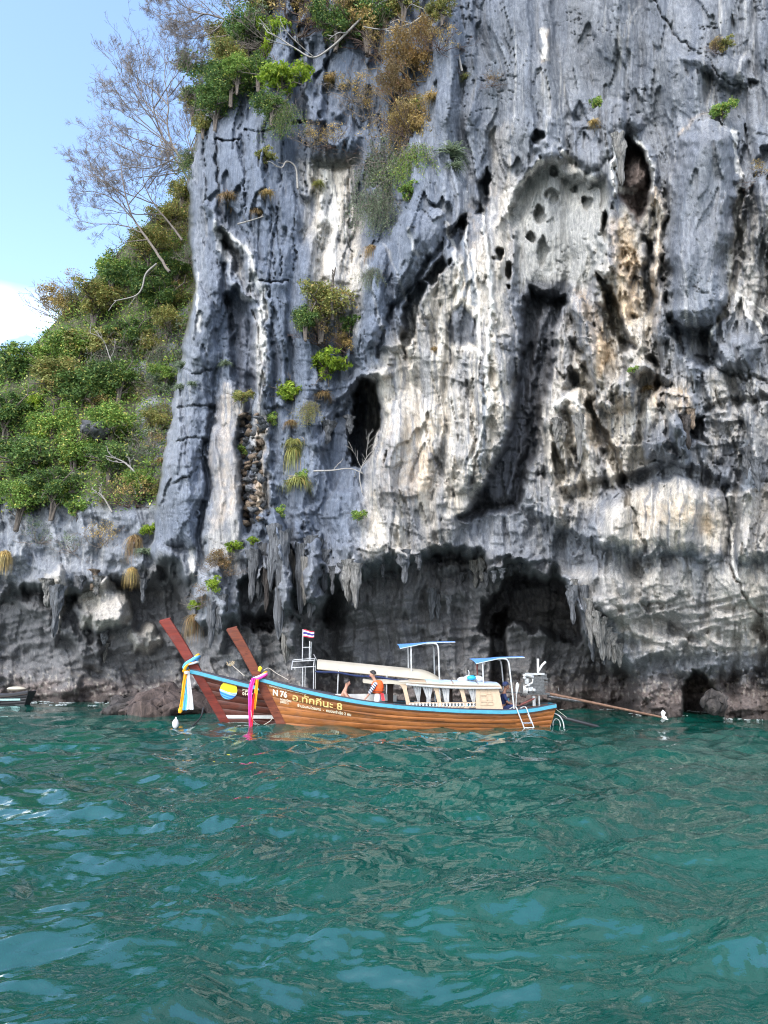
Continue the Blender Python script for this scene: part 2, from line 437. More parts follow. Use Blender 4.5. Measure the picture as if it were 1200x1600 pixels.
B_([(975, 252), (1000, 240), (1014, 275), (1002, 300), (978, 296)], 1.3, 14)
L_([(966, 214), (962, 255), (967, 302)], [7, 9, 8], 2.4)
P_([(938, 430), (958, 448), (974, 490), (988, 540), (976, 552), (952, 500)], -2.7, 5)
P_([(1006, 372), (1016, 385), (1022, 470), (1014, 500), (1006, 440)], -1.4, 5)
L_([(950, 340), (958, 430), (985, 515), (1000, 570)], [18, 26, 26, 18], 1.5); L_([(935, 380), (945, 420), (938, 470)], [14, 12, 8], 1.3)
L_([(1016, 235), (1030, 330), (1026, 400), (1036, 520)], [9, 11, 10, 14], 1.4)
L_([(895, 450), (912, 520), (940, 590), (950, 630)], [10, 20, 22, 14], 1.5); L_([(880, 470), (910, 560), (930, 620)], 8, -1.0)
B_([(900, 190), (960, 150), (1010, 190), (960, 235), (925, 268), (890, 250)], 1.0, 30)
B_([(1042, 490), (1036, 380), (1042, 300), (1062, 220), (1102, 182), (1154, 200), (1156, 300), (1144, 420), (1128, 500), (1090, 514), (1054, 508)], 2.5, 30)
P_([(1054, 515), (1112, 515), (1125, 560), (1100, 580), (1066, 556)], -1.5, 5)
L_([(1125, 500), (1150, 430), (1158, 300)], 6, -0.9)
B_([(1110, 545), (1150, 520), (1190, 545), (1170, 580), (1120, 575)], 1.1, 16); L_([(1090, 560), (1140, 586), (1210, 600)], 4, -.4)
L_([(1165, 400), (1180, 300), (1200, 240)], 16, -0.8); L_([(1185, 290), (1205, 330), (1210, 420)], 16, 0.9)
L_([(1008, -20), (1058, 58), (1108, 98), (1138, 128), (1175, 132)], 2.2, -0.22); B_([(1060, 90), (1140, 140), (1180, 130), (1170, 90), (1120, 80)], 0.8, 20)
# --- right of the fissure
B_([(868, 640), (872, 612), (905, 606), (928, 640), (900, 655)], 1.2, 18)
L_([(922, 632), (945, 692), (974, 748), (984, 790)], [8, 10, 9, 4], -2.0)
L_([(984, 780), (1000, 830), (1012, 872)], 2.4, -0.35)
P_([(861, 690), (876, 718), (886, 752), (868, 756)], -1.6, 4); P_([(893, 698), (905, 694), (900, 722)], -1.2, 4); P_([(888, 585), (910, 590), (922, 612), (890, 606)], -1.0, 6)
L_([(852, 660), (862, 760), (870, 830)], 9, 0.6); L_([(905, 650), (925, 720), (935, 760)], [20, 24, 20], 1.0)
B_([(1000, 625), (1040, 602), (1088, 616), (1084, 668), (1062, 716), (1002, 722), (996, 660)], 2.0, 26)
L_([(1030, 640), (1050, 690), (1068, 705)], 7, -0.9); P_([(1064, 652), (1098, 650), (1104, 690), (1076, 684)], -1.9, 4); L_([(1048, 660), (1070, 680), (1072, 705)], 8, 1.2)
L_([(990, 590), (1010, 575), (1040, 590)], 12, 1.0); L_([(1016, 560), (1030, 585), (1024, 605)], 7, -1.4); B_([(952, 600), (985, 580), (1002, 610), (990, 640), (965, 612)], 1.3, 12)
P_([(880, 765), (920, 752), (985, 742), (1060, 722), (1100, 738), (1140, 758), (1140, 772), (1060, 748), (985, 758), (920, 775), (880, 785)], -1.1, 7)
B_([(930, 860), (925, 800), (985, 762), (1060, 745), (1136, 765), (1136, 850), (1130, 880), (1060, 872), (980, 866)], 1.2, 26)
L_([(1138, 760), (1135, 830), (1136, 885), (1150, 910), (1186, 962)], 3, -0.45)
B_([(1142, 770), (1180, 760), (1360, 740), (1360, 870), (1200, 880), (1145, 880)], 0.9, 20); L_([(1170, 640), (1180, 720), (1172, 770)], 12, 0.9); L_([(1100, 640), (1200, 620)], 8, -0.6)
L_([(840, 800), (900, 830), (960, 862)], 10, 0.4); L_([(846, 740), (880, 770), (900, 790)], 10, -0.7)
# --- sea cave
P_([(752, 985), (756, 945), (772, 916), (802, 896), (836, 893), (872, 905), (898, 935), (916, 985), (900, 1004), (850, 985), (800, 972)], -5.5, 6, 10)
P_([(774, 960), (790, 950), (792, 1010), (786, 1070), (766, 1072), (770, 1010)], -4.5, 5)
L_([(752, 900), (800, 874), (850, 868)], 8, 1.3); L_([(800, 972), (860, 980), (920, 1010)], 14, 0.7); L_([(690, 890), (750, 880), (790, 865)], 10, 0.8)
L_([(885, 905), (905, 960), (935, 1020)], [10, 12, 7], 1.4)
# --- right foot
P_([(1066, 1120), (1070, 1065), (1086, 1050), (1104, 1055), (1124, 1080), (1134, 1110), (1128, 1130), (1066, 1130)], -5.0, 5)
B_([(990, 1040), (1020, 1020), (1060, 1030), (1050, 1050), (1000, 1052)], -0.6, 10)
L_([(1180, 980), (1210, 1010), (1190, 1050)], 14, -1.2); L_([(1010, 945), (1060, 990), (1110, 1010)], 9, -0.5); L_([(930, 940), (1020, 1000), (1120, 1010)], 10, 0.4)
# roughness of the tide zone and of the rubble chimney
tz = sstep(1040, 1075, V)
D += tz * 0.28 * (0.5 - np.abs(fbm(U / 12, V / 10, 3, 50)))
rub = np.zeros(U.shape, np.float32); iv, iu, s_ = poly_sd([(374, 655), (398, 640), (412, 690), (414, 800), (392, 830), (376, 780)]); rub[iv, iu] = sstep(-4, 8, s_)
D += rub * 0.5 * (np.floor(gn(U / 14, V / 11, 52) * 4) / 4 + np.abs(gn(U / 7, V / 6, 53)))
Yd = Yb - D
# world positions
DX, DY, DZ = (U - 600) / FOC, CP - (800 - V) / FOC * SP, SP + (800 - V) / FOC * CP
T = Yd / DY
PX, PY, PZ = DX * T, Yd, CAM_H + DZ * T

def surf(px, py, out=0.0):
    """Point of the built rock face that is seen at photograph pixel (px, py), moved out towards the viewer."""
    i = min(NU - 1, max(0, int(round((px + 130) / 2)))); j = min(NV - 1, max(0, int(round((py + 270) / 2))))
    d = ray(px, py); y = float(Yd[j, i]) - out
    return Vector((0, 0, CAM_H)) + d * (y / d.y)

# --- colour of the rock: its stains, plus shade painted into hollows and ceilings
def region(pts, soft=25):
    m = np.zeros(U.shape, np.float32); iv, iu, s = poly_sd(pts); m[iv, iu] = sstep(-soft, soft, s); return m
def stroke(pts, w, soft=1.0):
    m = np.zeros(U.shape, np.float32); iv, iu, d = line_d(pts, w); m[iv, iu] = np.clip(1.15 - d * d, 0, 1); return m
def crisp(m, amt=0.6): return m * (0.30 + 0.70 * sstep(-0.12, 0.14, m - 0.42 * np.maximum(m.max(), 1e-3) + amt * crispn))
def lerp(C, col, m): return C + (np.array(col, np.float32) - C) * np.clip(m, 0, 1)[..., None]
sx = U + 9 * fbm(U / 40, V / 130, 3, 60) + 10 * np.tanh(D) * 0.8
n1 = fbm(U / 60, V / 110, 4, 61); n2 = 0.75 * fbm(sx / 8, V / 240, 2, 62) + .45 * gn(sx / 4.2, V / 150, 65); n3 = fbm(sx / 26, V / 260, 3, 63); n4 = fbm(U / 8, V / 10, 3, 64)
ROCK_GAIN = 1.2
crispn = 0.45 * n2 + 0.35 * n4 + 0.3 * fbm(U / 22, V / 40, 3, 73)
C = np.zeros(U.shape + (3,), np.float32) + np.array((0.146, 0.157, 0.176), np.float32)
C *= (1 + 0.22 * n1 + 0.14 * n4)[..., None]
pale = np.zeros(U.shape, np.float32)
for pts, a, s in [([(470, 250), (560, 240), (570, 430), (555, 520), (490, 520), (480, 400)], .9, 16), ([(566, 600), (690, 420), (800, 330), (806, 640), (750, 780), (690, 860), (556, 880), (575, 740)], .95, 22),
                  ([(840, 600), (900, 440), (950, 330), (1035, 300), (1040, 520), (1080, 600), (1000, 740), (860, 840), (830, 760)], .95, 22), ([(935, 850), (925, 800), (985, 765), (1060, 750), (1136, 768), (1132, 870)], 1.0, 14),
                  ([(330, 640), (352, 592), (380, 610), (384, 780), (378, 890), (322, 890)], .62, 10), ([(398, 480), (412, 480), (416, 800), (400, 800)], .9, 8), ([(1140, 760), (1360, 740), (1360, 880), (1140, 880)], .6, 18),
                  ([(1145, 300), (1360, 250), (1360, 520), (1130, 500)], .55, 22), ([(760, 200), (800, 190), (810, 420), (770, 430)], .8, 14), ([(1090, 580), (1360, 560), (1360, 730), (1100, 730)], .5, 25),
                  ([(330, 330), (400, 400), (415, 480), (395, 480), (350, 400)], .6, 10), ([(860, 880), (1360, 870), (1360, 1040), (1000, 1030), (930, 960)], .62, 30)]:
    pale = np.maximum(pale, a * region(pts, s))
C = lerp(C, (0.365, 0.335, 0.29), crisp(pale, .45) * (0.82 + 0.3 * n1 + 0.25 * n3))
tan = np.zeros(U.shape, np.float32)
for pts, a, s in [([(945, 340), (985, 340), (1000, 440), (990, 520), (960, 480)], 1, 12), ([(1018, 290), (1034, 290), (1036, 520), (1020, 520)], .7, 8), ([(895, 450), (920, 450), (960, 560), (930, 600)], .9, 12),
                  ([(590, 660), (640, 620), (690, 660), (690, 760), (640, 800), (585, 790)], .55, 26), ([(700, 330), (780, 280), (770, 420), (700, 470)], .35, 20), ([(330, 640), (352, 592), (380, 610), (384, 780), (330, 830)], .5, 10),
                  ([(400, 650), (414, 650), (416, 760), (404, 760)], .8, 6), ([(870, 640), (930, 620), (960, 700), (900, 720)], .5, 18), ([(990, 770), (1130, 780), (1120, 840), (1010, 830)], .6, 24), ([(1010, 600), (1080, 600), (1080, 650), (1010, 640)], .7, 10),
                  ([(380, 740), (410, 740), (410, 800), (385, 812)], .9, 6), ([(846, 45), (858, 45), (858, 95), (848, 100)], .8, 5), ([(535, 240), (560, 230), (565, 400), (540, 420)], .35, 12), ([(960, 610), (990, 610), (985, 650), (955, 640)], .8, 8),
                  ([(75, 905), (85, 905), (84, 935), (72, 925)], 1, 4), ([(118, 940), (150, 935), (150, 988), (125, 985)], .4, 6), ([(1080, 185), (1100, 175), (1060, 215)], .9, 6)]:
    tan = np.maximum(tan, a * region(pts, s))
C = lerp(C, (0.44, 0.335, 0.225), crisp(tan) * (0.7 + 0.45 * n1 + .25 * n4))
# white flowstone and dark algae in vertical streaks
gate = sstep(-0.25, 0.35, fbm(U / 70, V / 140, 3, 66) + 0.3 * pale)
upper = 1 - sstep(850, 930, V)
C = lerp(C, (0.47, 0.46, 0.435), 0.62 * sstep(0.20, 0.52, n2) * gate * upper * (0.55 + .45 * pale))
C = lerp(C, (0.098, 0.112, 0.138), 0.66 * sstep(0.10, 0.50, -n3) * upper * (1 - 0.35 * pale))
C = lerp(C, (0.085, 0.094, 0.112), 0.72 * sstep(0.15, 0.5, fbm(sx / 6, V / 190, 2, 67)) * gate * upper)
dark = np.zeros(U.shape, np.float32)  # dark rock, and painted shade in recesses and below overhangs
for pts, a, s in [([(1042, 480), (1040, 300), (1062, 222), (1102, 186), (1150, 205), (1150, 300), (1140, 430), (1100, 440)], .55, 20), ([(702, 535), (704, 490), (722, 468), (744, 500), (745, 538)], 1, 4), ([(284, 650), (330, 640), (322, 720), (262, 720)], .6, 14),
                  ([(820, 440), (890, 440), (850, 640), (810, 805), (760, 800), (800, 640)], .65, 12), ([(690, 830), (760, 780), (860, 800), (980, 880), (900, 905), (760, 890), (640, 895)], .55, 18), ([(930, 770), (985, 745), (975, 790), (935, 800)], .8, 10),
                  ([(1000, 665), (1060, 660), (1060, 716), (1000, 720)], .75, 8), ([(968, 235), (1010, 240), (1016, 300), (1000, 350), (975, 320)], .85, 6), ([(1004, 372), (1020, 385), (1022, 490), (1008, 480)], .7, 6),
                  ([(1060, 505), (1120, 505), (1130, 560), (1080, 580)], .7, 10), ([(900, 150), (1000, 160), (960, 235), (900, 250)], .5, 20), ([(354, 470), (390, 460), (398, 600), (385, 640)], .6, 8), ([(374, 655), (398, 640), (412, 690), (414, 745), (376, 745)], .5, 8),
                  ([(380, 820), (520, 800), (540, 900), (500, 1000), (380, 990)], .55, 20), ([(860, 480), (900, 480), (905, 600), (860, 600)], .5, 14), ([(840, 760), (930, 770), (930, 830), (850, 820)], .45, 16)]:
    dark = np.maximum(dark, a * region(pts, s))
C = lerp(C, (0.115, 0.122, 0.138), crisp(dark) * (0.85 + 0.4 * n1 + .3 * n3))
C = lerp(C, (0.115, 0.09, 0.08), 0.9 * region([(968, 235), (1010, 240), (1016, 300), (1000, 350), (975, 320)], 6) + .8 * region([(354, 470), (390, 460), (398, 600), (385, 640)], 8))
alc = region([(803, 305), (818, 272), (848, 248), (882, 243), (922, 272), (952, 288), (950, 390), (925, 445), (815, 455), (802, 385)], 8)
C = lerp(C, (0.25, 0.25, 0.238), alc * 0.85)
for pts, w, a in [([(758, 320), (768, 480), (762, 640), (735, 740)], 3.5, .9), ([(738, 390), (744, 470), (752, 560)], 3, .9), ([(700, 350), (716, 420), (712, 470)], 3, .9), ([(727, 350), (730, 470)], 2.5, .8), ([(800, 350), (790, 300), (808, 290), (845, 245)], 3, .9),
                  ([(962, 225), (962, 260), (968, 300)], 8, .85), ([(570, 420), (590, 470), (605, 530)], 3, .7), ([(600, 380), (625, 430), (635, 470)], 4, .8), ([(640, 360), (655, 400)], 4, .7), ([(1143, 770), (1140, 880), (1160, 920), (1190, 962)], 3, .7),
                  ([(1110, 540), (1135, 480), (1146, 400)], 3, .8), ([(333, 345), (362, 440), (392, 470)], 4, .7), ([(350, 360), (392, 402), (408, 450), (411, 560)], 4, .8), ([(1150, 200), (1156, 330), (1140, 430)], 3, .6), ([(848, 50), (852, 90)], 6, .8),
                  ([(1140, 440), (1190, 520)], 3, .8), ([(1146, 450), (1200, 490)], 2.5, .7), ([(306, 430), (315, 520)], 3, .7), ([(655, 640), (668, 700)], 4, .6), ([(505, 230), (520, 300), (515, 420)], 8, .5), ([(880, 232), (900, 262), (930, 282)], 4, .6), ([(1000, 220), (1022, 262), (1018, 300)], 6, .7),
                  ([(870, 640), (890, 620), (915, 640)], 8, .7), ([(722, 540), (748, 545), (746, 552)], 3, .9), ([(975, 300), (990, 296)], 6, .7), ([(905, 650), (920, 700)], 6, .6), ([(300, 905), (302, 860)], 5, .5)]:
    C = lerp(C, (0.56, 0.545, 0.51), min(1, a * 1.2) * stroke(pts, w) * (0.9 + .4 * n2))
for pts, w in [([(735, 395), (738, 470)], 4), ([(752, 600), (760, 690), (748, 740)], 4), ([(722, 370), (724, 460)], 4), ([(615, 400), (640, 460)], 5), ([(580, 400), (600, 480)], 5), ([(770, 60), (775, 160)], 6), ([(1160, 690), (1170, 760)], 8)]:
    C = lerp(C, (0.13, 0.15, 0.175), .8 * stroke(pts, w))
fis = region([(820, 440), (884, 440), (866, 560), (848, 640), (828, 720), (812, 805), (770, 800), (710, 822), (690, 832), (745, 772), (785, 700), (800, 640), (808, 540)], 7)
C = lerp(C, (0.062, 0.066, 0.076), .85 * crisp(fis, .5))  # shade inside the fissure, put into its colour
C *= (1 - 0.16 * sstep(640, 720, U) * (1 - sstep(150, 260, V + 30 * n1)))[..., None]      # older, greyer crust high on the right
# the left wall and the slab beside the hill are slate blue; notch of damp rock with painted shade under its ceiling; barnacle belt with its lime specks
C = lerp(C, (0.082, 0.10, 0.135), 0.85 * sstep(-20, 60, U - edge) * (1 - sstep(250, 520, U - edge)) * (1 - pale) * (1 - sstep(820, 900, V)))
wet_shade = np.maximum.reduce([region([(-140, 905), (180, 905), (262, 870), (312, 960), (310, 1180), (-140, 1180)], 14), region([(520, 900), (560, 890), (630, 878), (700, 850), (755, 860), (800, 872), (860, 882), (890, 920), (925, 985), (985, 1055), (985, 1180), (480, 1180), (500, 960)], 16),
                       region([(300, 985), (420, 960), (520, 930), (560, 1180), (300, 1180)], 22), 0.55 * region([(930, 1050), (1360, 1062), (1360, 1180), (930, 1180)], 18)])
C = lerp(C, (0.105, 0.105, 0.108), 0.85 * crisp(wet_shade, .8) * (1 + 0.25 * n1))
C = lerp(C, (0.10, 0.10, 0.105), 0.6 * sstep(-0.2, 1.8, -D - 1.0) * sstep(880, 930, V) * (1 - sstep(880, 960, U) * (1 - sstep(1040, 1060, V))))  # painted shade: deeper recesses get darker rock
C = lerp(C, (0.095, 0.077, 0.072), 0.92 * sstep(1045, 1085, V + 16 * fbm(U / 30, V / 20, 3, 70)))
C = lerp(C, (0.30, 0.28, 0.25), 0.55 * sstep(0.25, 0.6, gn(U / 5, V / 6, 71)) * sstep(1030, 1060, V) * (1 - sstep(1080, 1105, V)))
C = lerp(C, (0.33, 0.31, 0.28), .7 * region([(205, 990), (240, 978), (252, 1000), (232, 1022), (205, 1016)], 5) + .8 * region([(128, 922), (165, 900), (200, 925), (204, 980), (126, 985)], 4) + .7 * region([(70, 900), (98, 884), (106, 930), (92, 985), (78, 930)], 4))
C = lerp(C, (0.036, 0.03, 0.028), 0.85 * sstep(0.62, 0.25, PZ + 0.3 * gn(U / 20, V / 8, 75)))      # wet at the waterline
# soil under the hill's plants
C = lerp(C, (0.06, 0.062, 0.038), (1 - wm) * (1 - sstep(770, 800, V + 14 * n1)) * (1 - 0.95 * region([(215, 570), (285, 480), (285, 640), (240, 740), (215, 690)], 14)))
C = np.clip(C * ROCK_GAIN, 0.012, 0.85)

SKY_U = [-140, -50, 0, 60, 130, 200, 290, 300, 312, 350, 372, 385, 400, 450, 520, 600]
SKY_V = [880, 680, 582, 530, 450, 375, 292, 230, 185, 120, 62, 0, -60, -200, -280, -300]
keepV = V >= np.interp(U, SKY_U, SKY_V)
idx = np.arange(NU * NV).reshape(NV, NU)
Fq = np.stack([idx[:-1, :-1], idx[1:, :-1], idx[1:, 1:], idx[:-1, 1:]], -1).reshape(-1, 4)
kf = (keepV[:-1, :-1] & keepV[1:, :-1] & keepV[1:, 1:] & keepV[:-1, 1:]).ravel()
Fq = Fq[kf]
Vx = np.stack([PX, PY, PZ], -1).reshape(-1, 3)
Cx = C.reshape(-1, 3)
# give the mass its thickness: run the open rim back into the land, except top and right
e = np.sort(np.concatenate([Fq[:, [0, 1]], Fq[:, [1, 2]], Fq[:, [2, 3]], Fq[:, [3, 0]]]), 1)
key = e[:, 0].astype(np.int64) * (NU * NV) + e[:, 1]
uk, cnt = np.unique(key, return_counts=True)
rim = uk[cnt == 1]; ra, rb = (rim // (NU * NV)).astype(np.int64), (rim % (NU * NV)).astype(np.int64)
rv = np.unique(np.concatenate([ra, rb])); rmap = {int(v): i for i, v in enumerate(rv)}
Vr = Vx[rv].copy(); top_ = V.ravel()[rv] <= GV[0] + 1; Vr[:, 1] += np.where(top_, 10, 30); Vr[:, 2] += np.where(top_, 45, 0); rt_ = U.ravel()[rv] >= GU[-1] - 1; Vr[rt_, 0] += 60; Vr[rt_, 1] -= 44; Vr[:, 0] += 0.5 * np.sign(Vr[:, 0])  # top and right rims extended out of view to block sky reflected in the water
Fr = np.array([[a, b, NU * NV + rmap[int(b)], NU * NV + rmap[int(a)]] for a, b in zip(ra, rb)])
Vall = np.concatenate([Vx, Vr]); Fall = np.concatenate([Fq, Fr]); Call = np.concatenate([Cx, Cx[rv] * 0 + 0.1])
used = np.zeros(len(Vall), bool); used[Fall.ravel()] = True
remap = np.cumsum(used) - 1
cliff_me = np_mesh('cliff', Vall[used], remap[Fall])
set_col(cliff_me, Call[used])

def rock_mat(name, attr=True, c=(0.24, 0.25, 0.27)):
    t = NT(name)
    p = t.coord((1, 1, 1)); q = t.coord((3.2, 3.2, 0.8))
    streak = t.noise(q, 1.7, 6, 0.6, 0.5)
    thin = t.noise(t.coord((11, 11, 1.3)), 1.0, 5, 0.6, 0.3)
    grain = t.noise(t.coord((1, 1, 0.6)), 5.5, 8, 0.66)
    fine = t.noise(p, 24, 5, 0.7)
    col = t.attr() if attr else t.mix(t.rng(t.noise(q, 1.1, 5), .35, .65, 0, 1), tuple(x * .55 for x in c), tuple(x * 1.5 for x in c))
    m1 = t.mix(1.0, col, t.mix(t.rng(streak, .3, .7, 0, 1), (0.82, 0.83, 0.84), (1.15, 1.14, 1.12)), 'MULTIPLY')
    m2 = t.mix(1.0, m1, t.mix(t.rng(thin, .32, .68, 0, 1), (0.74, 0.75, 0.77), (1.20, 1.19, 1.17)), 'MULTIPLY')
    m2 = t.mix(1.0, m2, t.mix(t.rng(grain, .32, .68, 0, 1), (0.82, 0.82, 0.83), (1.16, 1.15, 1.13)), 'MULTIPLY')
    m3 = t.mix(1.0, m2, t.mix(t.rng(fine, .3, .7, 0, 1), (0.82, 0.82, 0.83), (1.16, 1.16, 1.15)), 'MULTIPLY')
    t.base(m3)
    t.set(Roughness=0.88); t.b.inputs['Specular IOR Level'].default_value = 0.25
    cr = t.new('TexVoronoi', feature='DISTANCE_TO_EDGE'); cr.inputs['Scale'].default_value = 1.3
    wv = t.new('VectorMath', operation='ADD'); t.link(q, wv.inputs[0])
    nz = t.new('TexNoise'); nz.inputs['Scale'].default_value = 1.4; nz.inputs['Detail'].default_value = 5; t.link(p, nz.inputs['Vector']); t.link(nz.outputs['Color'], wv.inputs[1])
    t.link(wv.outputs[0], cr.inputs['Vector'])
    edge_ = t.rng(cr.outputs['Distance'], 0.0, 0.06, 0, 1)
    b = t.bump(edge_, 0.35, 0.07); b = t.bump(streak, 0.3, 0.10, b); b = t.bump(thin, 0.16, 0.03, b); b = t.bump(grain, 0.5, 0.10, b); b = t.bump(fine, 0.5, 0.03, b)
    t.set(Normal=b)
    return t.m
M_ROCK = rock_mat('limestone')
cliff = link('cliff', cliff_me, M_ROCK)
tag(cliff, 'tall grey limestone cliff with streaked walls and caves above the sea', kind='structure')
# ------------------------------------------------------------------ water: one sheet to the horizon, finest near the viewer
_vv = np.arange(1655, 1080, -1.1)
_dep = np.arctan((_vv - 800) / FOC) - PITCH
_r = CAM_H / np.tan(_dep)
R_ = np.concatenate([[0.05, .8, 1.6, 2.4, 3.2, 3.8], _r[_r > 4.0], [56, 64, 80, 110, 160, 260, 500, 1000, 2200, 5000]])
A_ = np.concatenate([np.arange(-180, -36, 6), np.linspace(-33, 33, 640), np.arange(36, 181, 6)]) * np.pi / 180
RR, AA = np.meshgrid(R_, A_, indexing='ij')
WXg, WYg = RR * np.sin(AA), RR * np.cos(AA)
def wave_height(X, Y, R):
    rs = np.random.RandomState(11)
    wx = X + 0.35 * gn(X / 2.2, Y / 2.2, 80); wy = Y + 0.35 * gn(X / 2.2, Y / 2.2, 81)
    H = np.zeros_like(X)
    # spacing of the rows on the water at each distance: shorter waves than that are left to the bump
    sp = np.maximum(0.012, R * R / (CAM_H * FOC) * 1.1)
    for i in range(72):
        lam = 0.11 * (36.0 ** (i / 71.0))
        th = rad(118) + rs.normal(0, 0.62)
        k = 2 * np.pi / lam
        ph = k * (np.cos(th) * wx + np.sin(th) * wy) + rs.rand() * 6.283
        amp = 0.0148 * lam ** (0.93 if lam < 1.2 else 0.97) * (0.5 + rs.rand()) * (1.22 if lam > 0.8 else 0.95)
        s = np.sin(ph); 
        crest = 1 - np.abs(np.sin(ph / 2)) * 1.6
        fade = sstep(0.8, 2.2, lam / sp)
        patch = 0.55 + 0.45 * gn(X / (lam * 4.2) + i, Y / (lam * 4.2), 82)
        H = H + amp * fade * patch * 1.25 * (0.55 * s + 0.45 * crest)
    for sc, a, sd in [(2.3, 0.07, 83), (0.9, 0.022, 84), (0.3, 0.006, 85)]:
        fade = sstep(1.0, 2.6, sc / sp)
        H = H + a * fade * (0.45 - np.abs(gn(wx / sc, wy / (sc * 0.62), sd)))
    return H
WH = wave_height(WXg, WYg, RR)
WH = WH * sstep(0.2, 3.0, RR) * (1 - sstep(50, 130, RR)) * (1 - 0.25 * sstep(22, 34, RR))
na, nr = len(A_), len(R_)
wid = np.arange(nr * na).reshape(nr, na)
WF = np.stack([wid[:-1, :-1], wid[:-1, 1:], wid[1:, 1:], wid[1:, :-1]], -1).reshape(-1, 4)[:, ::-1]
water_me = np_mesh('sea', np.stack([WXg, WYg, WH], -1).reshape(-1, 3), WF)
t = NT('sea_water')
p = t.coord((1, 1, 1))
big = t.noise(p, 0.12, 3)
t.base(t.mix(t.rng(big, .35, .65, 0, 1), (0.0011, 0.041, 0.031), (0.0018, 0.058, 0.043)))
t.set(Roughness=0.03, IOR=2.05)
pm = t.coord((1.0, 1.9, 1.0))
b = t.bump(t.noise(pm, 5.0, 4, 0.55, 0.5), 0.10, 0.06)
b = t.bump(t.noise(pm, 1.7, 3, 0.5, 0.4), 0.08, 0.15, b)
t.set(Normal=b)
sea = link('sea', water_me, t.m, smooth=True)
tag(sea, 'choppy teal green sea with sky reflected on the wave faces', kind='structure')

# ------------------------------------------------------------------ shape builders
class MB:
    """Collects shapes and links them as one mesh."""
    def __init__(s): s.v, s.f = [], []
    def add(s, V, F):
        n = len(s.v); s.v += [tuple(p) for p in V]; s.f += [tuple(i + n for i in f) for f in F]; return s
    def box(s, c, size, rot=None):
        hx, hy, hz = (q / 2 for q in size); c = Vector(c)
        P = [Vector((x, y, z)) for x in (-hx, hx) for y in (-hy, hy) for z in (-hz, hz)]
        if rot is not None: P = [rot @ p for p in P]
        return s.add([c + p for p in P], [(0, 1, 3, 2), (4, 6, 7, 5), (0, 4, 5, 1), (2, 3, 7, 6), (0, 2, 6, 4), (1, 5, 7, 3)])
    def tube(s, pts, r, n=8, cap=True):
        pts = [Vector(p) for p in pts]
        rs = [r] * len(pts) if isinstance(r, (int, float)) else list(r)
        base = len(s.v); up = None
        for i, p in enumerate(pts):
            d = (pts[min(i + 1, len(pts) - 1)] - pts[max(i - 1, 0)]).normalized()
            if up is None:
                up = Vector((0, 0, 1)) if abs(d.z) < 0.9 else Vector((1, 0, 0))
            a = d.cross(up).normalized(); b = a.cross(d).normalized(); up = b
            for k in range(n):
                q = 2 * math.pi * k / n
                s.v.append(tuple(p + rs[i] * (math.cos(q) * a + math.sin(q) * b)))
        for i in range(len(pts) - 1):
            for k in range(n):
                k2 = (k + 1) % n
                s.f.append((base + i * n + k, base + i * n + k2, base + (i + 1) * n + k2, base + (i + 1) * n + k))
        if cap:
            s.f.append(tuple(base + k for k in range(n))[::-1]); m = base + (len(pts) - 1) * n
            s.f.append(tuple(m + k for k in range(n)))
        return s
    def ball(s, c, r, nu=12, nv=8):
        rx, ry, rz = (r, r, r) if isinstance(r, (int, float)) else r
        V = [(c[0] + rx * math.cos(2 * math.pi * i / nu) * math.sin(math.pi * j / nv), c[1] + ry * math.sin(2 * math.pi * i / nu) * math.sin(math.pi * j / nv), c[2] + rz * math.cos(math.pi * j / nv)) for j in range(nv + 1) for i in range(nu)]
        return s.add(V, [(j * nu + i, (j + 1) * nu + i, (j + 1) * nu + (i + 1) % nu, j * nu + (i + 1) % nu) for j in range(nv) for i in range(nu)])
    def grid(s, fn, nu, nv, thick=None):
        V = [fn(i / nu, j / nv) for j in range(nv + 1) for i in range(nu + 1)]
        F = [(j * (nu + 1) + i, j * (nu + 1) + i + 1, (j + 1) * (nu + 1) + i + 1, (j + 1) * (nu + 1) + i) for j in range(nv) for i in range(nu)]
        return s.add(V, F)
    def solid(s, fn, gn_, nu, nv):
        """A sheet with thickness: fn is one face, gn_ the other."""
        m = (nu + 1) * (nv + 1); n = len(s.v)
        s.grid(fn, nu, nv); s.grid(gn_, nu, nv)
        ring = [i for i in range(nu)] + [j * (nu + 1) + nu for j in range(nv)] + [nv * (nu + 1) + i for i in range(nu, 0, -1)] + [j * (nu + 1) for j in range(nv, 0, -1)]
        for a, b in zip(ring, ring[1:] + ring[:1]): s.f.append((n + a, n + b, n + m + b, n + m + a))
        return s
    def mesh(s, name):
        me = bpy.data.meshes.new(name); me.from_pydata(s.v, [], s.f); me.update()
        bm = bmesh.new(); bm.from_mesh(me); bmesh.ops.remove_doubles(bm, verts=bm.verts, dist=1e-5)
        bmesh.ops.recalc_face_normals(bm, faces=bm.faces); bm.to_mesh(me); bm.free(); return me
    def build(s, name, mat, parent=None, smooth=True, angle=40):
        me = s.mesh(name)
        o = link(name, me, mat, parent, smooth)
        if smooth:
            try: me.set_sharp_from_angle(angle=rad(angle))
            except Exception: pass
        return o

def curve_pts(P, n):
    """Smooth curve through the points."""
    P = [Vector(p) for p in P]; out = []
    Q = [2 * P[0] - P[1]] + P + [2 * P[-1] - P[-2]]
    for i in range(1, len(Q) - 2):
        a, b, c, d = Q[i - 1:i + 3]
        for k in range(n):
            t = k / n
            out.append(0.5 * ((2 * b) + (c - a) * t + (2 * a - 5 * b + 4 * c - d) * t * t + (3 * b - a - 3 * c + d) * t ** 3))
    return out + [P[-1]]

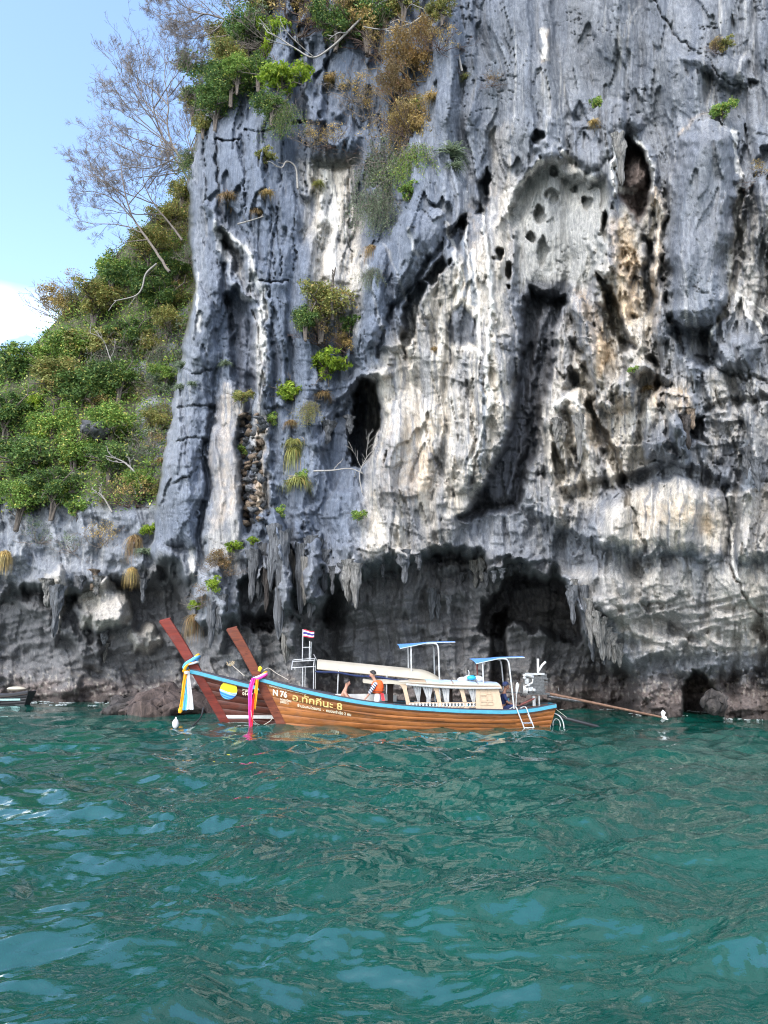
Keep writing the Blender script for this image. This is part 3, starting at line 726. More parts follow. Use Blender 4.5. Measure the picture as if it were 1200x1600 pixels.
def wood(name, c, dark, rough=0.34, grain=1.0):
    t = NT(name)
    v = t.coord((0.55, 5, 7)); g = t.noise(v, 2.2, 7, 0.62, 0.8); k = t.noise(t.coord((1.2, 3, 9)), 3.0, 4, 0.5, 0.3)
    st = t.noise(t.coord((0.3, 1.5, 2.2)), 2.0, 4)
    c1 = t.mix(t.rng(g, .32, .68, 0, 1), dark, c)
    c2 = t.mix(t.rng(k, .60, .72, 0, .7 * grain), c1, tuple(x * .3 for x in dark))
    info = t.new('ObjectInfo'); tone = t.rng(info.outputs['Random'], 0, 1, 0.90, 1.10)
    wr = t.rng(t.noise(t.coord((1, 1, 1)), 2.6, 6, .7), .52, .70, 0, .55); c2 = t.mix(wr, c2, tuple(x * .8 + .035 for x in dark))
    c3 = t.mix(1.0, c2, t.mix(t.rng(st, .35, .65, 0, 1), (.72, .70, .68), (1.15, 1.15, 1.15)), 'MULTIPLY')
    hsv = t.new('HueSaturation'); t.link(c3, hsv.inputs['Color']); t.link(tone, hsv.inputs['Value'])
    t.base(hsv.outputs['Color'])
    t.set(Roughness=t.rng(g, .3, .7, rough - .1, rough + .18), Normal=t.bump(g, .15, .006))
    return t.m

M_HULL_A = wood('varnished_planks', (0.31, 0.118, 0.034), (0.165, 0.058, 0.017))
M_HULL_B = wood('dark_red_planks', (0.085, 0.024, 0.015), (0.038, 0.011, 0.008))
M_STEM_A = wood('stem_wood', (0.15, 0.043, 0.022), (0.075, 0.02, 0.012), .6)
M_STEM_B = wood('red_stem_wood', (0.15, 0.026, 0.017), (0.085, 0.015, 0.011), .6, .4)
for m_ in (M_STEM_A, M_STEM_B, M_HULL_A, M_HULL_B): m_.node_tree.nodes['Principled BSDF'].inputs['Specular IOR Level'].default_value = 0.2
M_CYAN = plain('turquoise_paint', (0.045, 0.235, 0.32), 0.35, 0.2, 8)
M_DKTRIM = plain('dark_trim', (0.03, 0.03, 0.045), 0.5)
M_WHITE = plain('white_paint', (0.48, 0.48, 0.47), 0.35, 0.12, 9)
M_TUBE = plain('white_tube', (0.38, 0.39, 0.39), 0.28, 0.12, 14)
M_STEEL = plain('steel_tube', (0.55, 0.56, 0.57), 0.22, 0.15, 20, metal=0.85)
M_CREAM = plain('cream_tarp', (0.36, 0.325, 0.26), 0.7, 0.14, 3, bump=0.15)
M_TANLINE = plain('tan_lining', (0.28, 0.20, 0.14), 0.8, 0.2, 3)
M_CABIN = plain('cream_cabin_wood', (0.40, 0.30, 0.205), 0.5, 0.16, 7)
M_BROWN = plain('dark_brown_wood', (0.045, 0.024, 0.018), 0.6, 0.3, 6)
M_CURTAIN = plain('white_curtain', (0.46, 0.46, 0.46), 0.85, 0.08, 6)
M_BLUE = plain('blue_tarp', (0.09, 0.24, 0.58), 0.55, 0.22, 5)
M_MAT = plain('pale_blue_mat', (0.36, 0.44, 0.56), 0.6, 0.3, 3)
M_NAVY = plain('navy_cloth', (0.012, 0.022, 0.075), 0.85, 0.3, 12)
M_DARK = plain('dark_inside', (0.03, 0.024, 0.02), 0.8)
M_BLACK = plain('black_rubber', (0.014, 0.015, 0.017), 0.55, 0.3, 10)
M_IRON = plain('engine_iron', (0.10, 0.10, 0.10), 0.4, 0.6, 18, metal=0.7)
M_ALU = plain('engine_aluminium', (0.34, 0.34, 0.335), 0.35, 0.45, 16, metal=0.6)
M_RUST = plain('rusty_shaft', (0.15, 0.085, 0.055), 0.6, 0.5, 9, metal=0.3)
M_REDPAINT = plain('red_bracket_paint', (0.14, 0.03, 0.025), 0.55, 0.3, 9)
M_ORANGE = plain('orange_vest', (0.72, 0.09, 0.012), 0.75, 0.15, 10)
M_SKIN = plain('skin', (0.36, 0.19, 0.13), 0.55, 0.10, 8)
M_SKIN2 = plain('tanned_skin', (0.17, 0.085, 0.055), 0.55, 0.10, 8)
M_HAIR = plain('black_hair', (0.012, 0.010, 0.010), 0.5, 0.3, 20)
M_ROPE = plain('pale_rope', (0.40, 0.37, 0.31), 0.9, 0.25, 30)
M_LETTER_W = plain('white_lettering', (0.62, 0.56, 0.42), 0.5, 0.12, 12)
M_LETTER_Y = plain('yellow_lettering', (0.60, 0.44, 0.16), 0.45, 0.2, 10)
M_YEL = plain('yellow_cloth', (0.72, 0.34, 0.015), 0.8, 0.18, 12)
M_LYEL = plain('lemon_paint', (0.70, 0.55, 0.02), 0.6, 0.12, 8)
M_SKYB = plain('sky_blue_cloth', (0.09, 0.36, 0.68), 0.8, 0.14, 10)
M_PINK = plain('pink_cloth', (0.72, 0.045, 0.30), 0.8, 0.14, 10)
M_RED = plain('red_cloth', (0.68, 0.03, 0.04), 0.8, 0.14, 10)
M_LPINK = plain('pale_pink_cloth', (0.68, 0.34, 0.44), 0.8, 0.14, 10)

# ------------------------------------------------------------------ long-tail hull
SHX = [-4.25, -3.38, -2.32, -1.27, -.42, .84, 2.5, 4.2, 5.2, 5.9]
SHZ = [1.70, 1.47, 1.215, 1.01, .87, .735, .63, .575, .64, .79]
BT = [0, .05, .1, .2, .35, .5, .7, .85, .95, 1.0]
BV = [.06, .17, .30, .52, .74, .85, .85, .74, .60, .46]
ZK = -0.38
XW, RK = -3.43, 0.54              # stem at the water, rake of the stem in metres per metre
def smooth_interp(x, X, Y):
    return float(sum(np.interp(x + d, X, Y) * w for d, w in ((-.03, .15), (-.015, .2), (0, .3), (.015, .2), (.03, .15)))) if X is BT else float(sum(np.interp(x + d, X, Y) * w for d, w in ((-.4, .15), (-.2, .2), (0, .3), (.2, .2), (.4, .15))))
def hull_xz(t, r):
    xs = XW - RK * 1.70 + (5.9 - XW + RK * 1.70) * t; zs = smooth_interp(-4.25 + 10.15 * t, SHX, SHZ)
    xk = XW + RK * .38 + (5.55 - XW - RK * .38) * t
    return xk + (xs - xk) * r, ZK + (zs - ZK) * r
def hull_half(t, r):
    b = smooth_interp(t, BT, BV); p = 0.34 + 0.62 * max(0.0, 1 - t / 0.42) ** 1.2 + 0.12 * max(0, (t - .8) / .2)
    return 0.035 + (b - 0.035) * max(r, 0.001) ** p
def hull_pt(t, r, side=-1, out=0.0):
    x, z = hull_xz(t, r)
    return Vector((x, side * (hull_half(t, r) + out), z))
def hull_on(x, z, side=-1, out=0.015):
    """The hull's outer surface at (x, z)."""
    t, r = 0.5, 0.5
    for _ in range(14):
        zs = smooth_interp(-4.25 + 10.15 * t, SHX, SHZ)
        r = min(1.05, max(0.0, (z - ZK) / (zs - ZK)))
        x0 = XW + RK * .38 - r * RK * 2.08; x1 = 5.55 + .35 * r
        t = min(1.0, max(0.0, (x - x0) / (x1 - x0)))
    return Vector((x, side * (hull_half(t, r) + out), z))

NS = 36
TS = [(i / NS) ** 1.15 for i in range(NS + 1)]
N_STRAKE = 7
def plank_mesh(j, side):
    r0, r1 = j / N_STRAKE, (j + 1) / N_STRAKE
    m = MB(); g = (r1 - r0)
    rs = [(r0 + .012 * g, -.004), (r0 + .05 * g, .003), (r0 + .5 * g, .007), (r0 + .95 * g, .003), (r0 + .988 * g, -.004)]
    V = [hull_pt(t, r, side, o) for t in TS for r, o in rs]
    k = len(rs)
    F = [(i * k + q, i * k + q + 1, (i + 1) * k + q + 1, (i + 1) * k + q) for i in range(NS) for q in range(k - 1)]
    return m.add(V, F).mesh('plank')

def make_hull(root, mat, stem_mat, stripe=None):
    liner = MB()
    for side in (-1, 1):
        liner.grid(lambda a, b: hull_pt(TS[int(round(a * NS))], b, side, -.03), NS, 6)
    liner.grid(lambda a, b: Vector((hull_xz(1.0, b)[0] - .01, (a * 2 - 1) * hull_half(1.0, b), hull_xz(1.0, b)[1])), 6, 6)
    hull = liner.build('hull', mat, root)
    for j in range(N_STRAKE):
        for s in (-1, 1): link('plank', plank_mesh(j, s), mat, hull, True)
    tr = MB().solid(lambda a, b: Vector((hull_xz(1.0, b)[0] + .03, (a * 2 - 1) * hull_half(1.0, b), hull_xz(1.0, b)[1])), lambda a, b: Vector((hull_xz(1.0, b)[0] - .005, (a * 2 - 1) * hull_half(1.0, b), hull_xz(1.0, b)[1])), 6, 6)
    tr.build('transom', mat, hull, True)
    # stem post: a raked board, square cut at the head with a low ridge
    def stem_c(z): return XW + .04 - z * RK - .045 * max(0, z - 1.6) ** 2
    st = MB(); prof = []
    for z in (-.45, 0.4, 1.2, 1.75, 2.4, 3.0, 3.24):
        w = np.interp(z, [-.45, 1.7, 3.24], [.30, .33, .40]); th = np.interp(z, [-.45, 1.5, 3.24], [.05, .085, .085])
        xb = stem_c(z) - 0.05; n = Vector((.48, 0, .27)).normalized() * w
        prof.append([Vector((xb, -th * .8, z)), Vector((xb + .02, -th, z + .02)), Vector((xb + n.x, -th, z + n.z * .55)), Vector((xb + n.x, th, z + n.z * .55)), Vector((xb + .02, th, z + .02)), Vector((xb, th * .8, z))])
    V = [p for q in prof for p in q]; F = []
    for i in range(len(prof) - 1):
        for k in range(6): F.append((i * 6 + k, i * 6 + (k + 1) % 6, (i + 1) * 6 + (k + 1) % 6, (i + 1) * 6 + k))
    F.append((5, 4, 3, 2, 1, 0))
    top = len(V); L = prof[-1]
    V += [(L[1] + L[4]) / 2 + Vector((-.01, 0, .05)), (L[2] + L[3]) / 2 + Vector((0, 0, .05))]; b0 = (len(prof) - 1) * 6
    F += [(b0, b0 + 1, top), (b0 + 1, b0 + 2, top + 1, top), (b0 + 2, b0 + 3, top + 1), (b0 + 3, b0 + 4, top, top + 1), (b0 + 4, b0 + 5, top), (b0 + 5, b0, top)]
    st.add(V, F).build('stem_post', stem_mat, root, True, 25)
    for side in (-1, 1):
        MB().solid(lambda a, b: hull_pt(a * .036, b * .985, side, .020), lambda a, b: hull_pt(a * .036, b * .985, side, -.012), 4, 10).build('stem_cheek', stem_mat, hull, True)
    # rails along the sheer: a turquoise rubbing strake below a dark cap
    for side in (-1, 1):
        def rail(r0, r1, o, i):
            m = MB()
            m.solid(lambda a, b: hull_pt(TS[int(round(a * NS))], r0 + (r1 - r0) * b, side, o) + Vector((0, 0, 0)), lambda a, b: hull_pt(TS[int(round(a * NS))], r0 + (r1 - r0) * b, side, i), NS, 2)
            return m
        def strip(z0, z1, o, i):
            def fo(a, b):
                t = TS[int(round(a * NS))]; p = hull_pt(t, 1.0, side, o); p.z += z0 + (z1 - z0) * b; return p
            def fi(a, b):
                t = TS[int(round(a * NS))]; p = hull_pt(t, 1.0, side, i); p.z += z0 + (z1 - z0) * b; return p
            return MB().solid(fo, fi, NS, 2)
        strip(-.090, .020, .035, -.02).build('rub_rail', M_CYAN, root, True)
        strip(.021, .061, .024, -.05).build('rail_cap', M_DKTRIM, root, True)
        strip(-.120, -.091, .022, -.0).build('rail_moulding', M_BROWN, root, True)
    back = MB().solid(lambda a, b: Vector((5.9 + .05 * (1 - (2 * a - 1) ** 2), (2 * a - 1) * .46, .80 - .12 * b)), lambda a, b: Vector((5.86, (2 * a - 1) * .46, .80 - .12 * b)), 8, 2)
    back.build('stern_rail', M_CYAN, root, True)
    # decks
    def deck(t0, t1, dz, name, mat):
        m = MB().grid(lambda a, b: (lambda t: Vector((hull_xz(t, 1)[0], (2 * b - 1) * (hull_half(t, .9) - .03), hull_xz(t, 1)[1] + dz)))(t0 + (t1 - t0) * a), 14, 2)
        m.build(name, mat, root)
    deck(0.01, 0.13, -.10, 'fore_deck', mat); deck(0.13, 0.86, -.62 + .22, 'floor_deck', M_DARK); deck(0.86, .995, -.14, 'stern_deck', M_BROWN)
    if stripe is not None:
        z0, z1, xa, xb = stripe
        m = MB()
        def fo(a, b): return hull_on(xa + (xb - xa) * a, z0 + (z1 - z0) * b, -1, .016)
        def fi(a, b): return hull_on(xa + (xb - xa) * a, z0 + (z1 - z0) * b, -1, -.01)
        m.solid(fo, fi, 40, 2).build('boot_stripe', M_WHITE, hull)
    return hull

def lettering(hull, body, x, z, size, mat, slope=0.0, name='lettering', bold=0.0, stretch=1.0, side=-1, line=1.0):
    c = bpy.data.curves.new('lettering', 'FONT'); c.body = body; c.size = size; c.offset = bold; c.space_line = line; c.resolution_u = 3
    o = bpy.data.objects.new('lettering', c); COL.objects.link(o)
    me = bpy.data.meshes.new_from_object(o.evaluated_get(bpy.context.evaluated_depsgraph_get()))
    bpy.data.objects.remove(o)
    bm = bmesh.new(); bm.from_mesh(me)
    for v in bm.verts:
        lx_, lz = v.co.x * stretch, v.co.y
        v.co = hull_on(x + lx_, z + lz + slope * lx_, side, .020)
    bm.to_mesh(me); bm.free(); me.materials.clear()
    return link(name, me, mat, hull)

def set_boat(root, x, y, sc, yaw):
    root.location = (x, y, 0); root.scale = (sc, sc, sc); root.rotation_euler = (0, 0, yaw)

# ---- near boat -----------------------------------------------------------
boat = empty('longtail_boat')
tag(boat, 'varnished orange brown longtail boat marked N 76, the nearer of the two', 'boat', 'longtail boats moored below the cliff')
hull = make_hull(boat, M_HULL_A, M_STEM_A)
MB().solid(lambda a, b: hull_on(-3.35 + 1.9 * a, -.03 + b * (.055 - .05 * a), -1, .016), lambda a, b: hull_on(-3.35 + 1.9 * a, -.03 + b * (.055 - .05 * a), -1, -.01), 24, 2).build('boot_stripe', M_WHITE, hull)
SL = -0.225
lettering(hull, 'ชมรมเรือหางยาวบริการอ่าวนาง', -3.78, 1.385, .115, M_LETTER_W, SL, bold=.003, stretch=0.90)
lettering(hull, 'N 76', -3.66, 1.10, .26, M_LETTER_W, SL * .8, bold=.012, stretch=.92)
lettering(hull, 'จดทะเบียน\n(38531)', -3.40, .93, .10, M_LETTER_W, SL * .8, bold=.002, line=.85, stretch=.9)
lettering(hull, 'อ.ทักกีนะ 8', -3.00, .92, .32, M_LETTER_Y, SL * .82, bold=.005, stretch=1.22)
lettering(hull, 'จำนวนคนโดยสาร  -  คนประจำเรือ 2 คน', -2.82, .72, .125, M_LETTER_W, -.165, bold=.003, stretch=.93)

def arch_roof(x0, x1, z0, z1, half, camber, drop=0.0, endfall=0.0, thick=.02, nx=16):
    """A roof arched across the boat: outer and inner faces."""
    def pt(a, b, off):
        s = 2 * b - 1
        x = x0 + (x1 - x0) * a; z = z0 + (z1 - z0) * a - endfall * max(0, (a - .82) / .18) ** 2
        return Vector((x, s * half, z + camber * (1 - s * s) - drop * max(0, abs(s) - .8) / .2 - off))
    return MB().solid(lambda a, b: pt(a, b, 0), lambda a, b: pt(a, b, thick), nx, 10)

cabin = arch_roof(.95, 4.0, 1.49, 1.375, .76, .11, .03, .0, .04).build('cabin_roof', M_CABIN, boat)
def roof_z(x): return 1.49 + (1.375 - 1.49) * (x - .95) / 3.05
for k, (xa, xb, ya, yb) in enumerate([(1.5, 2.35, -.66, -.1), (2.42, 3.2, -.68, -.08), (3.25, 3.95, -.68, -.05)]):
    def mz(x, y, o): return roof_z(x) + .11 * (1 - (y / .76) ** 2) + o
    MB().solid(lambda a, b: Vector((xa + (xb - xa) * a, ya + (yb - ya) * b, mz(xa + (xb - xa) * a, ya + (yb - ya) * b, .035 + .008 * math.sin(9 * a + k)))), lambda a, b: Vector((xa + (xb - xa) * a, ya + (yb - ya) * b, mz(xa + (xb - xa) * a, ya + (yb - ya) * b, .004))), 8, 5).build('roof_mat', M_MAT, cabin)
MB().tube([(x, -.80, roof_z(x) - .045 - .05 * math.sin((x - .8) / 3.2 * 3.14)) for x in np.linspace(.8, 3.95, 14)], .035, 8).build('eave_tube', M_TUBE, cabin)
MB().tube([(x, -.79, roof_z(x) + .035 - .03 * math.sin((x - .6) / 3.4 * 3.14)) for x in np.linspace(.55, 3.9, 14)], .024, 8).build('eave_tube', M_CREAM, cabin)
# rolled awning at the cabin's front end
aw = MB().solid(lambda a, b: Vector((-.62 + 1.7 * a, -.42 + 1.12 * b, 1.56 - .05 * a + .05 * math.sin(3.1 * b) + .016 * math.sin(13 * a + 4 * b))), lambda a, b: Vector((-.62 + 1.7 * a, -.42 + 1.12 * b, 1.49 - .05 * a + .05 * math.sin(3.1 * b) - .03 * math.sin(6 * a) ** 2)), 20, 8)
aw.build('front_awning', M_CREAM, boat)
def sheer_z(x): return smooth_interp(x, SHX, SHZ)
def frame_post(x, side, mat, w0=.13, w1=.2, lean=-.18):
    zb, zt = sheer_z(x) - .02, roof_z(x) - .03
    y = side * .70; m = MB()
    prof = [(0, w1), (.12, w1 * .8), (.3, w0), (.75, w0), (.9, w1 * .95), (1, w1 * 1.6)]
    def P(k, sx, sy):
        f, w = prof[k]; return Vector((x + lean * (f - .2) + sx * w / 2, y + sy * .03, zb + (zt - zb) * f))
    V = [P(k, *q) for k in range(6) for q in ((-1, -1), (1, -1), (1, 1), (-1, 1))]
    F = [(k * 4 + q, k * 4 + (q + 1) % 4, k * 4 + 4 + (q + 1) % 4, k * 4 + 4 + q) for k in range(5) for q in range(4)] + [(0, 1, 2, 3), (23, 22, 21, 20)]
    return m.add(V, F).build('cabin_post', mat, boat, True, 30)
for x in (.86, 1.92, 2.78): frame_post(x, -1, M_CABIN)
for x in (.36, 1.5, 2.45, 3.3): frame_post(x, 1, M_BROWN, .2, .24, 0)
# carved stern panel
m = MB()
zb, zt = sheer_z(3.6), roof_z(3.6) - .03
def sp(f, s): return Vector((3.12 + .02 * f + s * (.92 - .17 * f), 0, zb + (zt - zb) * f))
m.solid(lambda a, b: sp(b, a) + Vector((0, -.73, 0)), lambda a, b: sp(b, a) + Vector((0, -.67, 0)), 6, 6)
pan = m.build('stern_panel', M_CABIN, boat)
for sx, sz, w, h in [(.30, .30, .22, .10), (.30, .52, .22, .14), (.30, .76, .22, .14), (.56, .30, .18, .10), (.56, .54, .16, .16), (.56, .78, .15, .12)]:
    c = sp(sz, sx) + Vector((0, -.737, 0)); fr = MB()
    for dx, dz, ww, hh in ((0, h / 2, w, .016), (0, -h / 2, w, .016), (w / 2, 0, .016, h), (-w / 2, 0, .016, h)): fr.box(c + Vector((dx, 0, dz)), (ww, .02, hh))
    fr.build('carved_moulding', M_CABIN, pan, False)
# low balustrade between the posts
bal = MB().box((2.0, -.715, sheer_z(2.0) + .19), (2.3, .03, .03)).box((2.0, -.715, sheer_z(2.0) + .06), (2.3, .025, .05))
bl = bal.build('balustrade', M_CABIN, boat, False)
bal_me = MB().tube([(0, 0, -.06), (0, 0, -.02), (0, 0, 0.03), (0, 0, .06)], [.03, .042, .022, .04], 6).mesh('baluster')
for k in range(20): 
    o = link('baluster', bal_me, M_WHITE, bl, True); o.location = (.92 + k * .112, -.715, sheer_z(2.0) + .115)
MB().box((1.9, .3, .78), (2.0, .5, .07)).box((1.2, .0, .72), (.06, 1.1, .3)).build('seat_bench', M_WHITE, boat, False)
MB().box((-.9, .60, .98), (2.3, .05, .24)).build('side_board', M_WHITE, boat, False)
def curtain(x, y, zt, zb, wt, wn_, name='curtain'):
    def f(a, b, o):
        w = wt + (wn_ - wt) * min(1, b / .8) ** .8 if b < .8 else wn_ + (wt * .5 - wn_) * (b - .8) / .2
        return Vector((x + (a - .5) * w + .05 * b, y + .025 * math.sin(a * 25) + o, zt + (zb - zt) * b))
    MB().solid(lambda a, b: f(a, b, 0), lambda a, b: f(a, b, .012), 18, 10).build(name, M_CURTAIN, boat)
for x, y, w, n, zb_ in [(.02, .62, .42, .08, .80), (1.18, -.60, .34, .08, .78), (1.52, -.66, .42, .10, .80), (2.12, -.66, .30, .16, .78), (3.02, -.66, .34, .10, .74), (2.2, .6, .3, .1, .8)]:
    curtain(x, y, roof_z(max(x, .9)) - .05, zb_, w, n)
# driver's sun shade
def shade(root, x0, x1, zf, mat):
    cano = MB()
    def P(a, b, o):
        x = x0 + (x1 - x0) * a; s = 2 * b - 1
        dip = .17 * max(0, 1 - a / .52) * max(0, -s * .5 + .5)
        return Vector((x, .62 * s, zf + .04 * a - dip + .03 * (1 - s * s) - o))
    cano.solid(lambda a, b: P(a, b, 0), lambda a, b: P(a, b, .018), 12, 8)
    cn = cano.build('canopy_sheet', mat, root)
    MB().tube([P(a, 0, .02) for a in np.linspace(0, 1, 9)], .014, 6).tube([P(a, 1, .02) for a in np.linspace(0, 1, 9)], .014, 6).tube([P(.5, b, .03) for b in np.linspace(0, 1, 7)], .014, 6).build('canopy_frame', M_TUBE, cn)
    return P
P = shade(boat, 3.18, 4.85, 2.31, M_BLUE)
for side in (-1, 1):
    MB().tube(curve_pts([(3.9, side * .60, 2.28), (4.15, side * .61, 2.29), (4.29, side * .62, 2.18), (4.34, side * .64, 1.7), (4.42, side * .66, .62)], 6), .026, 8).build('canopy_post', M_TUBE, boat)
    MB().tube([(3.42, side * .55, 2.2), (3.43, side * .55, roof_z(3.43) + .05)], .026, 8).build('canopy_post', M_TUBE if side < 0 else M_REDPAINT, boat)

# ---- far boat ------------------------------------------------------------
RK = 0.63
boat2 = empty('longtail_boat')
tag(boat2, 'dark red longtail boat behind, with sun and wave emblem on its bow', 'boat', 'longtail boats moored below the cliff')
hull2 = make_hull(boat2, M_HULL_B, M_STEM_B, (.16, .265, -3.5, 5.4))
# emblem: a yellow disc whose foot is covered by blue waves
ec = Vector((-3.20, 0, 1.05)); er = .29
def disc_pt(u, v, o): return hull_on(ec.x + u, ec.z + v, -1, o)
m = MB(); ring = [disc_pt(er * math.cos(q), er * math.sin(q), .022) for q in np.linspace(0, 2 * math.pi, 40, endpoint=False)]
m.add([disc_pt(0, 0, .022)] + ring, [(0, i + 1, (i + 1) % 40 + 1) for i in range(40)])
em = m.build('sun_emblem', M_LYEL, hull2)
def wave_band(y0a, y1a, mat, o):
    def f(a, b, oo):
        w = er * 1.03; u = -w + 2 * w * a
        floor_ = -math.sqrt(max(.0, (er * 1.03) ** 2 - u * u)) * .96
        top = y1a + .035 * math.sin(2.2 + 4.2 * a) - .10 * a + .03; bot = max(floor_, y0a + .035 * math.sin(1.6 + 4.2 * a) - .09 * a)
        top = max(top, bot + .004)
        return disc_pt(u, bot + (top - bot) * b, oo)
    MB().solid(lambda a, b: f(a, b, o), lambda a, b: f(a, b, o - .006), 24, 3).build('wave_emblem', mat, hull2)
wave_band(-.9, -.01, M_SKYB, .030); wave_band(-.06, -.02, plain('pale_wave', (.42, .55, .68), .6), .035)
wave_band(-.13, -.10, plain('deep_wave', (.03, .14, .42), .6), .035); wave_band(-.20, -.175, bpy.data.materials['deep_wave'], .035)
lettering(hull2, 'ชมรม\n01447', -2.74, 1.02, .135, M_LETTER_W, -.12, bold=.005, line=.85)
lettering(hull2, 'นำ', -1.98, .85, .24, M_LETTER_W, -.1, bold=.006); lettering(hull2, 'ทัวร์', -1.92, .62, .17, M_LETTER_W, -.12, bold=.003)
rf = arch_roof(-.35, 3.75, 1.84, 1.45, .80, .20, .10, .26, .02, 20).build('tarp_roof', M_CREAM, boat2)
arch_roof(-.33, 3.7, 1.815, 1.425, .78, .20, .10, .24, .01, 16).build('roof_lining', M_TANLINE, rf)
def hoop(x, w, zb, zt, lean=0.0):
    return [(x + lean, -w, zb), (x + lean * .4, -w * .97, zt - .24), (x, -w * .72, zt - .10), (x, -w * .35, zt - .02), (x, 0, zt), (x, w * .35, zt - .02), (x, w * .72, zt - .10), (x + lean * .4, w * .97, zt - .24), (x + lean, w, zb)]
for x, zb, zt in [(-1.15, 1.70, 2.02), (-.45, 1.06, 2.06)]:
    pts = hoop(x, .80, zb, zt)
    MB().tube(curve_pts(pts, 6), .015, 8).build('roof_hoop', M_TUBE, boat2)
for a, b in [((-1.15, -.80, 1.76), (-.45, -.80, 1.80)), ((-1.15, .80, 1.76), (-.45, .80, 1.80)), ((-1.15, -.44, 1.96), (-.45, -.44, 2.0)), ((-1.15, .44, 1.96), (-.45, .44, 2.0)), ((-.80, -.80, 1.78), (-.80, -.82, 1.06)), ((-.80, .80, 1.78), (-.80, .82, 1.06)), ((-1.15, 0, 2.02), (-.45, 0, 2.06))]: MB().tube([a, b], .014, 8).build('frame_bar', M_TUBE, boat2)
for x in (.34, 1.9, 3.2):
    for s in (-1, 1): MB().tube([(x, s * .79, 1.8 - (x + .35) * .11), (x - .03, s * .80, sheer_z(x) - .02)], .018, 8).build('roof_post', M_TUBE, boat2)
MB().tube([(x, -.83, 1.66 - (x + .35) * .105 + .02 * math.sin(x * 5)) for x in np.linspace(-.4, 3.3, 24)], [.022 + .016 * math.sin(i * 1.3) ** 2 for i in range(24)], 7).build('rolled_tarp', M_NAVY, boat2)
MB().box((1.0, .66, sheer_z(1.0) + .02), (2.6, .06, .22)).build('side_board', M_WHITE, boat2, False)
P2 = shade(boat2, 2.33, 4.15, 2.56, M_BLUE)
for side in (-1, 1):
    MB().tube(curve_pts([(3.2, side * .60, 2.53), (3.46, side * .61, 2.54), (3.58, side * .62, 2.42), (3.60, side * .64, 1.9), (3.62, side * .66, .62)], 6), .026, 8).build('canopy_post', M_TUBE, boat2)
    MB().tube([(2.7, side * .55, 2.45), (2.71, side * .55, 1.3)], .026, 8).build('canopy_post', M_TUBE, boat2)
rack = MB()
for x, y, zt in [(-.62, -.34, 2.62), (-.86, -.1, 3.02), (-.60, .32, 2.62)]: rack.tube([(x, y, 2.0), (x, y, zt)], .016, 6)
rack.tube([(-.62, -.34, 2.42), (-.86, -.1, 2.42), (-.60, .32, 2.42)], .014, 6).tube([(-.62, -.34, 2.2), (-.60, .32, 2.2)], .012, 6).tube([(-.5, .2, 2.2), (-.38, .25, 1.98)], .012, 6)
rack.build('flag_rack', M_TUBE, boat2)

BX2, BY2, BS2 = -2.08, 28.25, 1.13
set_boat(boat, -0.10, 25.95, 1.0, rad(3.0))
set_boat(boat2, BX2, BY2, BS2, rad(3.0))
def on_boat(p, which=1):
    b = boat if which == 1 else boat2
    bx, by, bs = (-0.10, 25.95, 1.0) if which == 1 else (BX2, BY2, BS2)
    c, s = math.cos(rad(3.0)), math.sin(rad(3.0))
    return Vector((bx + bs * (p[0] * c - p[1] * s), by + bs * (p[0] * s + p[1] * c), bs * p[2]))

# ---- third boat, cut by the left edge of the picture ---------------------
RK = 0.54
boat3 = empty('longtail_boat')
tag(boat3, 'black hulled boat with pale turquoise stripe cut off at far left', 'boat', 'longtail boats moored below the cliff')
hull3 = make_hull(boat3, M_BLACK, M_STEM_B, (.30, .40, -3.4, 5.5))
bst = [o for o in hull3.children if o.name.startswith('boot_stripe')][0]; bst.data.materials.clear(); bst.data.materials.append(plain('pale_turquoise', (.40, .60, .58), .5))
for o in boat3.children:
    if o.name.startswith('rub_rail') or o.name.startswith('stern_rail'): o.data.materials.clear(); o.data.materials.append(M_BLACK)
MB().ball((5.0, 0, .92), (.55, .3, .14)).build('folded_cover', M_CREAM, boat3)
p = at(33, 1098, 40.5); set_boat(boat3, p.x - 5.6 * .95, 41.0, .95, 0)

# ------------------------------------------------------------------ things on and beside the boats
def cloth_strip(path, widths, mat, name, parent, fold=5, thick=.012, depth=.03):
    pts = curve_pts(path, 5); n = len(pts) - 1
    def f(a, b, o):
        i = int(round(a * n)); p = pts[i]; w = np.interp(a, np.linspace(0, 1, len(widths)), widths)
        return p + Vector(((b - .5) * w, depth * math.sin(b * fold * 2 + a * 3) + o, .01 * math.sin(b * 20) * (a > .97)))
    MB().solid(lambda a, b: f(a, b, 0), lambda a, b: f(a, b, thick), n, 8).build(name, mat, parent)
def stem_x(z, which): return -3.39 - z * (0.54 if which == 1 else .63)
def sash(which, zs, label, ribbons, wraps):
    root = empty('prow_sash'); b = on_boat((stem_x(zs, which), -.1, zs), which)
    root.location = b
    root['label'] = label; root['category'] = 'sash'; root['group'] = 'cloth sashes tied to the prows'
    loc = lambda x, y, z: Vector((x, y, z))
    for mat, z0, z1, r in wraps:
        # a band wound aslant round the stem
        pts = [(-.10, -.04, z0), (.0, -.12, (z0 * 2 + z1) / 3), (.20, -.13, (z0 + z1 * 2) / 3), (.36, -.05, z1), (.36, .16, z1), (.2, .26, (z0 + z1) / 2), (0, .25, z0), (-.12, .14, z0), (-.10, -.04, z0)]
        MB().tube(curve_pts(pts, 5), r, 8).build('wrap', mat, root)
    for mat, path, w in ribbons:
        cloth_strip(path, w, mat, 'ribbon', root)
    return root
